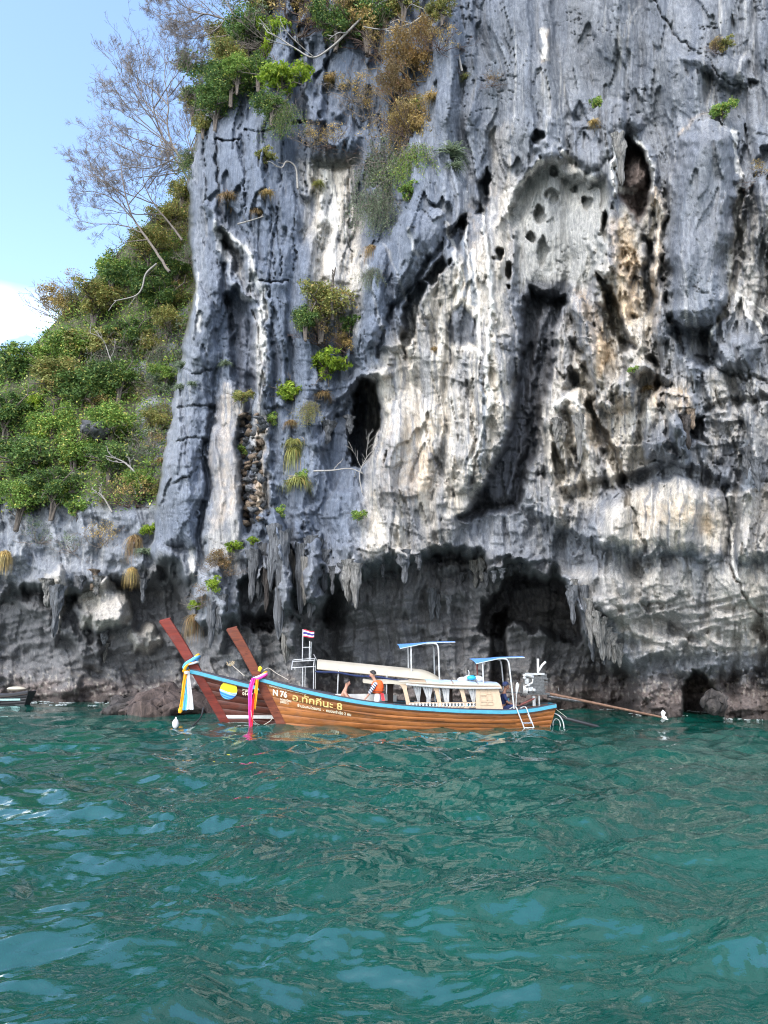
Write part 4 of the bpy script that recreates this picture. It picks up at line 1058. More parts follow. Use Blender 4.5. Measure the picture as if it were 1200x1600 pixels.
s1 = sash(2, 1.92, 'yellow, blue and white sash tied round the taller dark red prow',
     [(M_YEL, [(.02, -.18, -.28), (-.03, -.19, -.7), (-.06, -.2, -1.2), (-.09, -.2, -1.62)], [.14, .13, .12, .14]),
      (M_SKYB, [(.06, -.16, -.3), (.08, -.18, -.8), (.06, -.2, -1.3), (.05, -.2, -1.68)], [.08, .13, .16, .18]),
      (M_WHITE, [(.10, -.20, -.3), (.16, -.22, -.8), (.22, -.22, -1.3), (.24, -.22, -1.66)], [.09, .16, .22, .28])],
     [(M_YEL, -.30, .26, .055), (M_SKYB, -.16, .22, .07), (M_WHITE, -.12, .02, .045)])
MB().tube([(-.1, -.19, -1.58), (-.11, -.19, -1.70), (-.13, -.19, -1.78)], [.06, .085, .05], 8).build('tassel', M_YEL, s1)
MB().tube([(.03, -.2, -.30), (.05, -.2, -.40)], .075, 8).build('knot', M_WHITE, s1)
s2 = sash(1, 1.66, 'pink, red and orange sash tied round the shorter brown prow',
     [(M_PINK, [(.00, -.22, .0), (-.09, -.24, -.4), (-.08, -.24, -.9), (-.04, -.24, -1.62)], [.14, .15, .13, .10]),
      (M_RED, [(.05, -.245, -.5), (.0, -.26, -.9), (.0, -.26, -1.4), (-.02, -.26, -1.66)], [.04, .10, .09, .08]),
      (M_YEL, [(.12, -.21, -.05), (.10, -.22, -.4), (.08, -.22, -.8), (.07, -.22, -1.02)], [.10, .12, .10, .07])],
     [(M_PINK, -.18, .10, .055), (M_LPINK, -.12, .14, .05), (M_YEL, -.2, .17, .04)])
MB().tube([(.16, -.1, .22), (.2, -.1, .32), (.17, -.1, .38)], [.05, .07, .03], 8).build('knot', M_LYEL, s2)

def top_mesh(mb, name, mat, label, cat, group=None, smooth=True, origin=None):
    o = mb.build(name, mat, None, smooth); return tag(o, label, cat, group)

# engine on its pivot at the near boat's stern
eng = empty('longtail_engine', on_boat((5.15, .05, .70)), rad(3.0))
tag(eng, 'silver longtail engine on red bracket with long propeller shaft at stern', 'engine')
MB().box((.12, 0, .17), (.10, .10, .34)).box((.30, 0, .17), (.05, .12, .34)).build('pivot_post', M_ALU, eng)
MB().tube([(-.35, -.05, .04), (.14, -.05, .26)], .028, 6).tube([(-.35, .08, .04), (.14, .08, .26)], .028, 6).build('bracket', M_REDPAINT, eng)
MB().box((.22, 0, .42), (.9, .22, .07)).build('engine_bed', M_IRON, eng)
blk = MB().box((.22, 0, .66), (.40, .34, .40)).box((.42, 0, .86), (.16, .30, .12))
for k in range(5): blk.box((.22 + .02 * k, 0, .50 + k * .075), (.46, .38, .022))
blk = blk.build('engine_block', M_IRON, eng, False)
MB().tube([(-.02, 0, .52), (-.14, 0, .54)], [.20, .18], 16).build('fan_shroud', M_ALU, blk)
MB().box((.17, -.02, .92), (.52, .40, .05)).tube([(-.12, -.14, .86), (.0, -.16, .9), (.14, -.16, .84)], .07, 10).build('rocker_cover', M_ALU, blk)
MB().box((-.05, -.19, .74), (.10, .06, .14)).box((.05, -.19, .55), (.12, .05, .10)).tube([(-.08, -.2, .62), (.1, -.2, .7), (.12, -.2, .8)], .03, 8).build('carburettor', M_ALU, blk)
MB().tube([(.30, -.06, .92), (.30, -.07, 1.10), (.31, -.06, 1.30)], .032, 8).tube([(.32, -.05, 1.0), (.42, -.04, 1.14), (.52, -.02, 1.22)], .03, 8).build('exhaust_pipe', M_WHITE, blk)
for k, (x, z) in enumerate([(-.1, .82), (.0, .64), (.14, .52)]): MB().ball((x, -.2, z), (.055, .04, .055), 10, 6).build('engine_fitting', M_ALU, blk)
MB().tube([(-.05, -.05, .43), (-.8, -.1, .47), (-1.32, -.12, .49)], .024, 8).build('tiller_handle', M_IRON, eng)
MB().tube([(-1.25, -.12, .487), (-1.4, -.12, .492)], .035, 8).build('hand_grip', M_WHITE, eng)
blk.scale = (1.32, 1.3, 1.36); blk.location = (-.10, 0, -.17)
tip = Vector((4.42, -.5, -.36))
MB().tube([(.5, 0, .45), tuple(tip)], [.055, .035], 8).build('shaft_tube', M_RUST, eng)
MB().tube([(.6, 0, .33), (1.5, -.12, .19), (2.2, -.2, .13)], [.05, .06, .02], 8).tube([(.85, 0, .30), (.85, 0, .48)], .025, 6).tube([(1.0, 0, .5), (1.02, 0, .62)], .015, 6).build('shaft_brace', M_IRON, eng)
pr = MB().tube([tuple(tip + Vector((-.06, 0, .02))), tuple(tip + Vector((.10, -.01, -.02)))], .05, 8)
for k in range(3):
    q = 2 * math.pi * k / 3 + .25; d = Vector((0.12, math.sin(q), math.cos(q))).normalized()
    pr.add([tip + d * .04 + Vector((-.03, 0, 0)), tip + d * .16 + Vector((-.06, .03, 0)), tip + d * .26, tip + d * .16 + Vector((.09, -.02, 0)), tip + d * .04 + Vector((.04, 0, 0)), tip + d * .15 + Vector((.0, .05, 0.01))], [(0, 1, 5), (1, 2, 5), (2, 3, 5), (3, 4, 5), (4, 0, 5), (0, 4, 3, 2, 1)])
pr.build('propeller', M_WHITE, eng)

# boarding ladder over the near gunwale
lad = empty('boarding_ladder', on_boat((4.45, -.72, .60)), rad(3.0))
tag(lad, 'white tubular boarding ladder hooked over the near boat gunwale', 'ladder')
for k, x in enumerate((0.0, .33)):
    MB().tube(curve_pts([(x - .17, .30, .0), (x - .02, .22, .10), (x + .03, .0, .09), (x + .07, -.06, -.05), (x + .2, -.10, -.42), (x + .28, -.12, -.68)], 6), .020, 8).build('rail', M_TUBE, lad)
for z in (-.40, -.55, -.66): MB().tube([(.19 + (-.40 - z) * .35, -.10, z), (.54 + (-.40 - z) * .35, -.10, z)], .020, 8).build('rung', M_STEEL if z > -.5 else M_TUBE, lad)
for x in (0.05, .36): MB().tube([(x + .04, -.03, -.12), (x + .13, -.05, -.36)], .012, 6).build('brace', M_TUBE, lad)
# propeller guard hoops by the transom
gd = empty('guard_hoops', on_boat((5.75, -.25, .15)), rad(3.0))
tag(gd, 'white tubular guard hoops standing in the water behind the transom', 'guard rail')
MB().tube(curve_pts([(-.02, 0, -.3), (.0, 0, .22), (.1, 0, .32), (.3, -.02, .24), (.42, -.03, .02), (.44, -.03, -.3)], 6), .020, 8).build('hoop', M_TUBE, gd)
MB().tube(curve_pts([(.16, .1, -.3), (.1, .1, -.02), (.2, .1, .14), (.32, .1, .08), (.36, .1, -.1), (.37, .1, -.3)], 6), .016, 8).build('hoop', M_TUBE, gd)
# black steering pole lying from the stern into the water
pl = MB().tube([on_boat((5.75, -.1, .52)), on_boat((6.3, -.25, .30)), on_boat((7.25, -.5, .06)), on_boat((7.35, -.5, .03))], [.03, .06, .06, .02], 8)
top_mesh(pl, 'steering_pole', M_BLACK, 'black pole slanting from the near stern down into the water', 'pole')
top_mesh(MB().tube(curve_pts([on_boat((5.80, -.35, .72)), on_boat((6.05, -.36, .52)), on_boat((6.3, -.30, .34))], 6), .009, 6), 'lashing_rope', M_ROPE, 'thin pale line holding the black pole to the near stern', 'rope')
pd = MB().tube([on_boat((4.55, -.35, .66)), on_boat((4.58, -.36, 1.1)), on_boat((4.60, -.36, 1.22)), on_boat((4.63, -.36, 1.42)), on_boat((4.63, -.36, 1.5))], [.016, .016, .045, .06, .02], 8)
top_mesh(pd, 'paddle', M_WHITE, 'white paddle standing upright beside the canopy post at stern', 'paddle')

# bundles on the cabin roof
bd = empty('bundle', on_boat((3.0, .05, 1.53)), rad(3.0)); tag(bd, 'heap of white cloth bundles lying on the near cabin roof', 'bundle')
for c, r in [((-.2, -.2, .06), (.2, .16, .10)), ((.05, -.05, .09), (.22, .2, .13)), ((.32, -.2, .08), (.2, .16, .12)), ((.42, .05, .06), (.15, .2, .1)), ((-.05, .2, .05), (.3, .15, .08))]:
    MB().ball(c, r, 12, 8).build('cloth_bag', M_WHITE if c[0] < .3 else M_CURTAIN, bd)
MB().tube([(.02, -.1, .15), (.03, -.12, .32), (.0, -.1, .38)], .018, 6).build('handle', M_TUBE, bd)
bk = MB().ball(on_boat((3.06, -.36, 1.66)), (.16, .12, .085), 14, 8)
top_mesh(bk, 'dry_bag', plain('bright_blue_plastic', (.02, .32, .58), .4), 'bright blue bag lying on the near cabin roof', 'bag')

# national flag on the far boat's rack
fl = empty('flag', on_boat((-.86, -.1, 2.80), 2)); tag(fl, 'small Thai flag flying from the rack above the far boat roof', 'flag')
def fp(a, b): return Vector((.02 + .40 * a, -.03 * math.sin(5 * a), .24 - .27 * b - .10 * a * math.sin(2.2 * a) + .05 * a * a * b))
M_FR, M_FW, M_FB = plain('flag_red', (.5, .03, .06), .8), plain('flag_white', (.62, .62, .64), .8), plain('flag_blue', (.035, .03, .16), .8)
bands = [(0, 1 / 6, M_FR), (1 / 6, 2 / 6, M_FW), (2 / 6, 4 / 6, M_FB), (4 / 6, 5 / 6, M_FW), (5 / 6, 1, M_FR)]
for b0, b1, mt in bands:
    MB().solid(lambda a, b: fp(a, b0 + (b1 - b0) * b), lambda a, b: fp(a, b0 + (b1 - b0) * b) + Vector((0, .006, 0)), 10, 2).build('stripe', mt, fl)
# ropes and the buoy
def rope(pts, r, label, mat=None):
    return top_mesh(MB().tube(curve_pts(pts, 8), r, 6), 'rope', mat or M_ROPE, label, 'rope')
rope([at(412, 1047, 25.9), at(420, 1044, 26), at(432, 1052, 26), at(450, 1062, 26)], .012, 'pale rope stretched along the near boat foredeck')
rope([at(356, 1040, 27.6), at(360, 1037, 27.8), at(368, 1044, 27.8), at(382, 1056, 27.6)], .012, 'pale rope stretched along the far boat foredeck')
rope([at(392, 1110, 25.3), at(396, 1126, 25.4), at(408, 1133, 25.6), at(420, 1128, 25.6), at(426, 1122, 25.6)], .011, 'slack white rope hanging from the near prow sash')
rope([at(318, 1106, 27.2), at(314, 1120, 26.9), at(306, 1130, 26.5), at(298, 1137, 26.2)], .03, 'black mooring rope running from the far prow into the sea', M_BLACK)
by = empty('mooring_buoy', at(274, 1134, 26.2)); by.location.z = .02; tag(by, 'small white mooring buoy floating left of the prows', 'buoy')
MB().ball((0, 0, .1), (.11, .11, .17), 14, 10).build('float', M_WHITE, by); MB().tube([(0, 0, .24), (.01, 0, .32)], .03, 8).build('neck', M_WHITE, by)
for px, py, Y, lab, which in [(360, 1041, 27.9, 'small dry flower bunch tied on the far boat foredeck', 0)]:
    m = MB(); rnd = random.Random(4); c = at(px, py, Y)
    for k in range(26): m.tube([c, c + Vector((rnd.uniform(-.16, .16), rnd.uniform(-.1, .1), rnd.uniform(.02, .2)))], [.008, .014], 4)
    top_mesh(m, 'flower_bunch', plain('dry_flowers', (.42, .33, .2), .9), lab, 'flowers')
# ------------------------------------------------------------------ people
def skin_body(nodes, name, mat, parent, sub=2):
    """nodes: (point, radius, index of the node it grows from)."""
    me = bpy.data.meshes.new(name)
    me.from_pydata([n[0] for n in nodes], [(n[2], i) for i, n in enumerate(nodes) if n[2] is not None], [])
    o = bpy.data.objects.new(name, me); COL.objects.link(o)
    sk = o.modifiers.new('skin', 'SKIN'); sk.use_smooth_shade = True
    sv = me.skin_vertices[0].data
    for i, n in enumerate(nodes):
        r = n[1]; sv[i].radius = r if isinstance(r, tuple) else (r, r); sv[i].use_root = (i == 0)
    ss = o.modifiers.new('sub', 'SUBSURF'); ss.levels = sub; ss.render_levels = sub
    m2 = bpy.data.meshes.new_from_object(o.evaluated_get(bpy.context.evaluated_depsgraph_get()))
    m2.name = name; bpy.data.objects.remove(o); bpy.data.meshes.remove(me); m2.materials.clear()
    return link(name, m2, mat, parent, True)

def hand(nodes, wrist, d, side, n=1.0):
    """Palm, four unequal bent fingers and a thumb growing from node index wrist along d."""
    w = Vector(nodes[wrist][0]); d = d.normalized(); s = side.normalized(); dn = d.cross(s).normalized()
    pi = len(nodes); nodes.append((w + d * .07, (.034, .02), wrist))
    for k, L in enumerate((.062, .072, .068, .052)):
        a = s * (-.027 + .018 * k); b = len(nodes)
        nodes.append((w + d * .105 + a, .0095, pi)); nodes.append((w + d * (.105 + L * .6) + a * 1.15 + dn * .008, .0085, b)); nodes.append((w + d * (.105 + L) + a * 1.1 + dn * .026, .007, b + 1))
    b = len(nodes); nodes.append((w + d * .05 - s * .034, .011, pi)); nodes.append((w + d * .09 - s * .056 + dn * .01, .009, b))

def head_nodes(nodes, neck, top, fwd):
    """Neck, jaw, skull, nose."""
    n0 = Vector(nodes[neck][0]); up = (top - n0).normalized(); H = (top - n0).length
    a = len(nodes); nodes.append((n0 + up * H * .28, (.052, .055), neck))
    nodes.append((n0 + up * H * .50 + fwd * .025, (.068, .082), a)); nodes.append((n0 + up * H * .74 + fwd * .012, (.076, .094), a + 1)); nodes.append((n0 + up * H * .93, (.055, .068), a + 2))
    nodes.append((n0 + up * H * .55 + fwd * .118, .013, a + 1)); nodes.append((n0 + up * H * .38 + fwd * .085, .026, a + 1))
    return n0 + up * H * .62

def face(root, c, fwd, side, up, skin):
    for s in (-1, 1):
        MB().ball(c + fwd * .085 + side * .032 * s + up * .02, .011, 8, 6).build('eye', M_HAIR, root)
        MB().ball(c - fwd * .005 + side * .082 * s - up * .005, (.022, .012, .032), 8, 6).build('ear', skin, root)
    MB().ball(c + fwd * .088 - up * .062, (.012, .024, .007), 8, 6).build('mouth', M_RED, root)

def hair_cap(root, c, fwd, up, mat=None, low=-.02):
    m = MB()
    def f(a, b, o):
        q = 2 * math.pi * a; ph = b * 1.75
        d = Vector((math.cos(q) * math.sin(ph), math.sin(q) * math.sin(ph), math.cos(ph)))
        front = max(0, d.dot(fwd)) * max(0, b - .42) * 1.6
        r = .112 + .006 * math.sin(9 * q) - .004 * math.sin(13 * ph) - o
        return c - fwd * .012 + up * .028 + Vector((d.x * r * 1.02, d.y * r * .92, d.z * r * 1.08)) + up * front * .09
    m.solid(lambda a, b: f(a, b, 0), lambda a, b: f(a, b, .03), 22, 9).build('hair', mat or M_HAIR, root)

X, Z = Vector((1, 0, 0)), Vector((0, 0, 1)); Yv = Vector((0, 1, 0))
# bare-chested man sitting low in the near boat, looking towards the stern, arms reaching forward
p1 = empty('person', on_boat((-1.30, .05, .62))); tag(p1, 'bare-chested man with short dark hair sitting in the near boat', 'person', 'people aboard the boats')
N = [(Vector((0, 0, .10)), (.15, .13), None), (Vector((.0, 0, .28)), (.14, .115), 0), (Vector((.03, 0, .46)), (.165, .12), 1), (Vector((.07, 0, .60)), (.10, .09), 2), (Vector((.10, 0, .68)), (.055, .055), 3)]
c1 = head_nodes(N, 4, Vector((.17, 0, .98)), X)
for s in (-1, 1):
    a = len(N); N += [(Vector((.06, s * .17, .56)), .065, 2), (Vector((.19, s * .22, .36)), .048, a), (Vector((.46, s * .16, .30)), .034, a + 1), (Vector((.56, s * .13, .29)), .026, a + 2)]
    hand(N, a + 3, Vector((1, -.1 * s, -.1)), Yv)
    a = len(N); N += [(Vector((.12, s * .12, .06)), .095, 0), (Vector((.46, s * .2, .14)), .068, a), (Vector((.52, s * .2, -.24)), .048, a + 1), (Vector((.55, s * .2, -.34)), .04, a + 2), (Vector((.70, s * .2, -.37)), .033, a + 3)]
skin_body(N, 'body', M_SKIN, p1); hair_cap(p1, c1, X, Z); face(p1, c1, X, Yv, Z, M_SKIN)
def shorts(root, mat, pts):
    skin_body(pts, 'shorts', mat, root)
shorts(p1, M_NAVY, [(Vector((0, 0, .06)), (.175, .15), None), (Vector((0, 0, .17)), (.16, .14), 0), (Vector((.12, .12, .06)), .115, 0), (Vector((.36, .18, .12)), .095, 2), (Vector((.12, -.12, .06)), .115, 0), (Vector((.36, -.18, .12)), .095, 4)])

# person in an orange life jacket, standing and bending towards the bow
p2 = empty('person', on_boat((-.20, -.38, .30))); tag(p2, 'person in orange life jacket and striped sleeves standing in near boat', 'person', 'people aboard the boats')
F = -X
N = [(Vector((.05, 0, .78)), (.13, .11), None), (Vector((.06, 0, .93)), (.125, .10), 0), (Vector((.05, 0, 1.10)), (.15, .115), 1), (Vector((.0, 0, 1.24)), (.10, .085), 2), (Vector((-.06, 0, 1.31)), (.05, .05), 3)]
c2 = head_nodes(N, 4, Vector((-.13, 0, 1.56)), F)
for s in (-1, 1):
    a = len(N); N += [(Vector((.0, s * .17, 1.19)), .058, 2), (Vector((-.13, s * .23, .98)), .045, a), (Vector((-.25, s * .2, .79)), .034, a + 1), (Vector((-.30, s * .18, .72)), .026, a + 2)]
    hand(N, a + 3, Vector((-.6, 0, -.6)), Yv)
    a = len(N); N += [(Vector((.06, s * .095, .70)), .088, 0), (Vector((.0, s * .1, .40)), .062, a), (Vector((.06, s * .1, .08)), .042, a + 1), (Vector((.05, s * .1, .02)), .036, a + 2), (Vector((-.09, s * .1, -.01)), .03, a + 3)]
skin_body(N, 'body', M_SKIN, p2); hair_cap(p2, c2, F, Z); face(p2, c2, F, Yv, Z, M_SKIN)
skin_body([(Vector((.05, 0, .80)), (.15, .13), None), (Vector((.06, .1, .68)), .11, 0), (Vector((.0, .105, .40)), .085, 1), (Vector((.05, .105, .1)), .07, 2), (Vector((.06, -.1, .68)), .11, 0), (Vector((.0, -.105, .40)), .085, 4), (Vector((.05, -.105, .1)), .07, 5), (Vector((.06, 0, .90)), (.14, .115), 0)], 'trousers', plain('white_trousers', (.60, .57, .58), .85, .1), p2)
ts = NT('striped_sleeve'); wv = ts.new('TexWave', wave_type='BANDS', bands_direction='DIAGONAL'); wv.inputs['Scale'].default_value = 6.0; ts.link(ts.coord((1, 0, 1)), wv.inputs['Vector'])
ts.base(ts.mix(ts.rng(wv.outputs['Fac'], .45, .55, 0, 1), (.02, .03, .08), (.58, .60, .66))); ts.set(Roughness=.85)
for s in (-1, 1):
    skin_body([(Vector((.03, s * .14, 1.20)), .08, None), (Vector((-.02, s * .19, 1.15)), .078, 0), (Vector((-.13, s * .235, .985)), .066, 1), (Vector((-.225, s * .21, .83)), .05, 2)], 'sleeve', ts.m, p2)
v = skin_body([(Vector((.07, 0, .82)), (.21, .19), None), (Vector((.07, 0, .98)), (.225, .20), 0), (Vector((.06, 0, 1.14)), (.225, .20), 1), (Vector((.04, 0, 1.30)), (.18, .15), 2)], 'life_vest', M_ORANGE, p2)
for z in (.84, .92, 1.0):
    MB().tube([(.07 + .235 * math.cos(q), .225 * math.sin(q), z) for q in np.linspace(0, 2 * math.pi, 25)], .008, 6, False).build('vest_strap', M_BLACK, v)
MB().solid(lambda a, b: Vector((.16 + .05 * b + .10 * a, -.15, .86 - .24 * b)), lambda a, b: Vector((.16 + .05 * b + .10 * a, -.12, .86 - .24 * b)), 4, 4).build('crotch_strap', M_RED, v)

# boatman in navy sitting at the stern
p3 = empty('person', on_boat((4.12, -.05, .52))); tag(p3, 'boatman in navy clothes and blue cap sitting at near boat stern', 'person', 'people aboard the boats')
N = [(Vector((0, 0, .10)), (.15, .13), None), (Vector((.02, 0, .28)), (.14, .115), 0), (Vector((.06, 0, .46)), (.16, .12), 1), (Vector((.10, 0, .60)), (.10, .085), 2), (Vector((.13, 0, .67)), (.055, .055), 3)]
c3 = head_nodes(N, 4, Vector((.20, 0, .95)), X)
for s in (-1, 1):
    a = len(N); N += [(Vector((.08, s * .17, .56)), .06, 2), (Vector((.16, s * .25, .33)), .046, a), (Vector((.36, s * .22, .24)), .034, a + 1), (Vector((.44, s * .2, .23)), .026, a + 2)]
    hand(N, a + 3, Vector((1, 0, -.2)), Yv)
    a = len(N); N += [(Vector((.10, s * .12, .08)), .095, 0), (Vector((.36, s * .2, .26)), .07, a), (Vector((.34, s * .2, -.12)), .05, a + 1), (Vector((.38, s * .2, -.2)), .04, a + 2), (Vector((.52, s * .2, -.22)), .033, a + 3)]
skin_body(N, 'body', M_SKIN2, p3); face(p3, c3, X, Yv, Z, M_SKIN2); hair_cap(p3, c3, X, Z)
hair_cap(p3, c3 + Z * .018, X, Z, M_NAVY)
p3.children[-1].name = 'cap'; MB().box(c3 + X * .13 + Z * .06, (.10, .13, .012)).build('cap_visor', M_NAVY, p3)
skin_body([(Vector((0, 0, .16)), (.175, .15), None), (Vector((.03, 0, .32)), (.165, .14), 0), (Vector((.07, 0, .48)), (.18, .14), 1), (Vector((.10, 0, .585)), (.11, .09), 2), (Vector((.08, .19, .55)), .075, 2), (Vector((.15, .26, .36)), .062, 4), (Vector((.08, -.19, .55)), .075, 2), (Vector((.15, -.26, .36)), .062, 6)], 'shirt', M_NAVY, p3)
skin_body([(Vector((0, 0, .06)), (.18, .155), None), (Vector((.12, .12, .08)), .12, 0), (Vector((.35, .2, .25)), .095, 1), (Vector((.34, .2, -.05)), .075, 2), (Vector((.12, -.12, .08)), .12, 0), (Vector((.35, -.2, .25)), .095, 4), (Vector((.34, -.2, -.05)), .075, 5)], 'trousers', M_NAVY, p3)
# ------------------------------------------------------------------ plants
def leaf_mat(name, lo, hi, warm=None, trans=0.35):
    t = NT(name)
    g = t.new('NewGeometry'); r = g.outputs['Random Per Island']
    c = t.mix(r, lo, hi)
    if warm is not None:
        c = t.mix(t.rng(r, .86, .9, 0, 1), c, warm)
    v = t.noise(t.coord((1, 1, 1)), 1.3, 3); c = t.mix(1.0, c, t.mix(t.rng(v, .35, .65, 0, 1), (.62, .66, .6), (1.3, 1.25, 1.1)), 'MULTIPLY')
    t.base(c); t.set(Roughness=0.6); t.b.inputs['Specular IOR Level'].default_value = 0.3
    tr = t.new('BsdfTranslucent'); t.link(c, tr.inputs['Color'])
    mx = t.new('MixShader'); mx.inputs['Fac'].default_value = trans
    out = [n for n in t.n if n.type == 'OUTPUT_MATERIAL'][0]
    t.link(t.b.outputs['BSDF'], mx.inputs[1]); t.link(tr.outputs['BSDF'], mx.inputs[2]); t.link(mx.outputs[0], out.inputs['Surface'])
    return t.m
L_DARK = leaf_mat('dark_leaves', (0.044, 0.091, 0.031), (0.146, 0.250, 0.072), (0.309, 0.338, 0.092))
L_MID = leaf_mat('mid_green_leaves', (0.079, 0.157, 0.038), (0.256, 0.393, 0.092), (0.474, 0.465, 0.122))
L_OLIVE = leaf_mat('olive_leaves', (0.127, 0.149, 0.049), (0.346, 0.357, 0.122), (0.436, 0.303, 0.122))
L_LIME = leaf_mat('lime_leaves', (0.109, 0.194, 0.019), (0.295, 0.403, 0.046), (0.403, 0.465, 0.078), .4)
L_GREY = leaf_mat('grey_green_leaves', (0.093, 0.132, 0.093), (0.232, 0.287, 0.202))
L_DRY = leaf_mat('dry_leaves', (0.217, 0.168, 0.084), (0.521, 0.371, 0.158), (0.600, 0.473, 0.186))
L_STRAW = leaf_mat('straw', (0.15, 0.105, 0.055), (0.32, 0.235, 0.125), (0.22, 0.115, 0.075))
L_GOLD = leaf_mat('golden_dry_leaves', (0.26, 0.165, 0.065), (0.52, 0.37, 0.17), (0.30, 0.20, 0.12))
L_TWIG = plain('grey_brown_twigs', (0.165, 0.140, 0.122), 0.9, 0.3, 8)
L_TWIGD = plain('brown_twigs', (0.080, 0.052, 0.042), 0.9, 0.3, 8)
L_PALE = plain('pale_bark', (0.25, 0.235, 0.215), 0.85, 0.2, 10)
L_BARK = plain('bark', (0.09, 0.075, 0.062), 0.9, 0.35, 12)

def leaf_quads(P, size, rs, N=None, aspect=0.5, up=0.35):
    """One small pointed leaf at each of P, turned mostly along N or upwards."""
    n = len(P); nr = rs.normal(size=(n, 3)); nr[:, 2] = np.abs(nr[:, 2]) + up
    if N is not None: nr = nr * 0.7 + N
    nr /= np.linalg.norm(nr, axis=1)[:, None]
    a = np.cross(nr, rs.normal(size=(n, 3))); a /= np.linalg.norm(a, axis=1)[:, None] + 1e-9
    b = np.cross(nr, a); s = (size * rs.uniform(.6, 1.35, n))[:, None]
    V = np.stack([P - a * s, P - b * s * aspect + nr * s * .12, P + a * s, P + b * s * aspect + nr * s * .12], 1).reshape(-1, 3)
    return V, np.arange(4 * n).reshape(n, 4)

def crown_points(n, lobes, rs, shell=.55, drop=0.0):
    """Leaf places clustered in sprays over uneven lobes: (points, outward directions)."""
    c = np.array([l[0] for l in lobes], float); r = np.array([l[1] for l in lobes], float)
    w = r.mean(1) ** 2; k = rs.choice(len(lobes), n // 14 + 1, p=w / w.sum())
    d = rs.normal(size=(len(k), 3)); d[:, 2] += 0.25; d /= np.linalg.norm(d, axis=1)[:, None]
    q = rs.uniform(shell, 1.08, len(k))[:, None] ** .8
    spray = c[k] + d * r[k] * q
    i = rs.randint(0, len(k), n)
    P = spray[i] + rs.normal(size=(n, 3)) * (r[k][i] * .13 + .02) + d[i] * rs.normal(size=(n, 1)) * .03
    P[:, 2] -= drop * rs.rand(n) ** 2
    return P, d[i]

def make_lobes(rs, k, spread=(.75, .7, .6), r=(.32, .55)):
    L = []
    for i in range(k):
        p = rs.normal(size=3); p /= np.linalg.norm(p); p *= rs.uniform(.25, 1.0)
        q = rs.uniform(*r); L.append((p * np.array(spread) + (0, 0, .15), (q, q * rs.uniform(.8, 1.1), q * rs.uniform(.6, .9))))
    return L

def tubes_np(paths, n=4):
    """Joined tapering tubes; paths: (points, radii)."""
    VV, FF, base = [], [], 0
    q = np.arange(n) * 2 * np.pi / n
    for pts, rs_ in paths:
        pts = np.asarray(pts, float); m = len(pts); d = np.gradient(pts, axis=0); d /= np.linalg.norm(d, axis=1)[:, None] + 1e-9
        ref = np.array([0, 0, 1.0]) if abs(d[0, 2]) < .9 else np.array([1.0, 0, 0])
        a = np.cross(d, ref); a /= np.linalg.norm(a, axis=1)[:, None] + 1e-9; b = np.cross(a, d)
        R = np.asarray(rs_, float)[:, None, None]
        ring = pts[:, None] + R * (np.cos(q)[None, :, None] * a[:, None] + np.sin(q)[None, :, None] * b[:, None])
        VV.append(ring.reshape(-1, 3))
        i = np.arange(m - 1)[:, None] * n + np.arange(n)[None]; j = np.arange(m - 1)[:, None] * n + (np.arange(n)[None] + 1) % n
        FF.append(np.stack([i, j, j + n, i + n], -1).reshape(-1, 4) + base); base += m * n
    return np.concatenate(VV), np.concatenate(FF)

def sprout(paths, rs, pts, r0, r1, levels, dens, ang=.75, lenf=.5, up=.15, min_len=.12, wig=.12, first=.25):
    """Add side shoots along a limb, then shoots along those."""
    pts = np.asarray(pts, float); L = np.linalg.norm(np.diff(pts, axis=0), axis=1).sum()
    paths.append((pts, np.linspace(r0, r1, len(pts))))
    if levels == 0: return
    n = max(2, int(dens * (1 + .25 * rs.normal())))
    for k in range(n):
        f = first + (1 - first) * (k + rs.rand()) / n
        x = f * (len(pts) - 1); i = min(int(x), len(pts) - 2); p = pts[i] + (pts[i + 1] - pts[i]) * (x - i)
        d = pts[i + 1] - pts[i]; d /= np.linalg.norm(d) + 1e-9
        s = rs.normal(size=3); s -= d * s.dot(d); s /= np.linalg.norm(s) + 1e-9
        a = ang * rs.uniform(.6, 1.3); dd = d * math.cos(a) + s * math.sin(a) + np.array([0, 0, up]); dd /= np.linalg.norm(dd)
        l = max(min_len, L * lenf * rs.uniform(.5, 1.15) * (1.15 - .55 * f)); m = 5 if levels > 1 else 4
        q = [p]
        for t in range(m):
            dd = dd + rs.normal(size=3) * wig + np.array([0, 0, up * .25]); dd /= np.linalg.norm(dd); q.append(q[-1] + dd * l / m)
        rr = max(r1, (r0 + (r1 - r0) * f) * .58)
        sprout(paths, rs, q, rr, max(.4 * rr, r1 * .7), levels - 1, dens * .82, ang, lenf * .95, up, min_len, wig)

def depth_of(px, py):
    i = min(NU - 1, max(0, int(round((px + 130) / 2)))); j = min(NV - 1, max(0, int(round((py + 270) / 2)))); return float(Yd[j, i])
def scale_at(p): return (p.y * CP + (p.z - CAM_H) * SP) / FOC           # metres per photograph pixel there

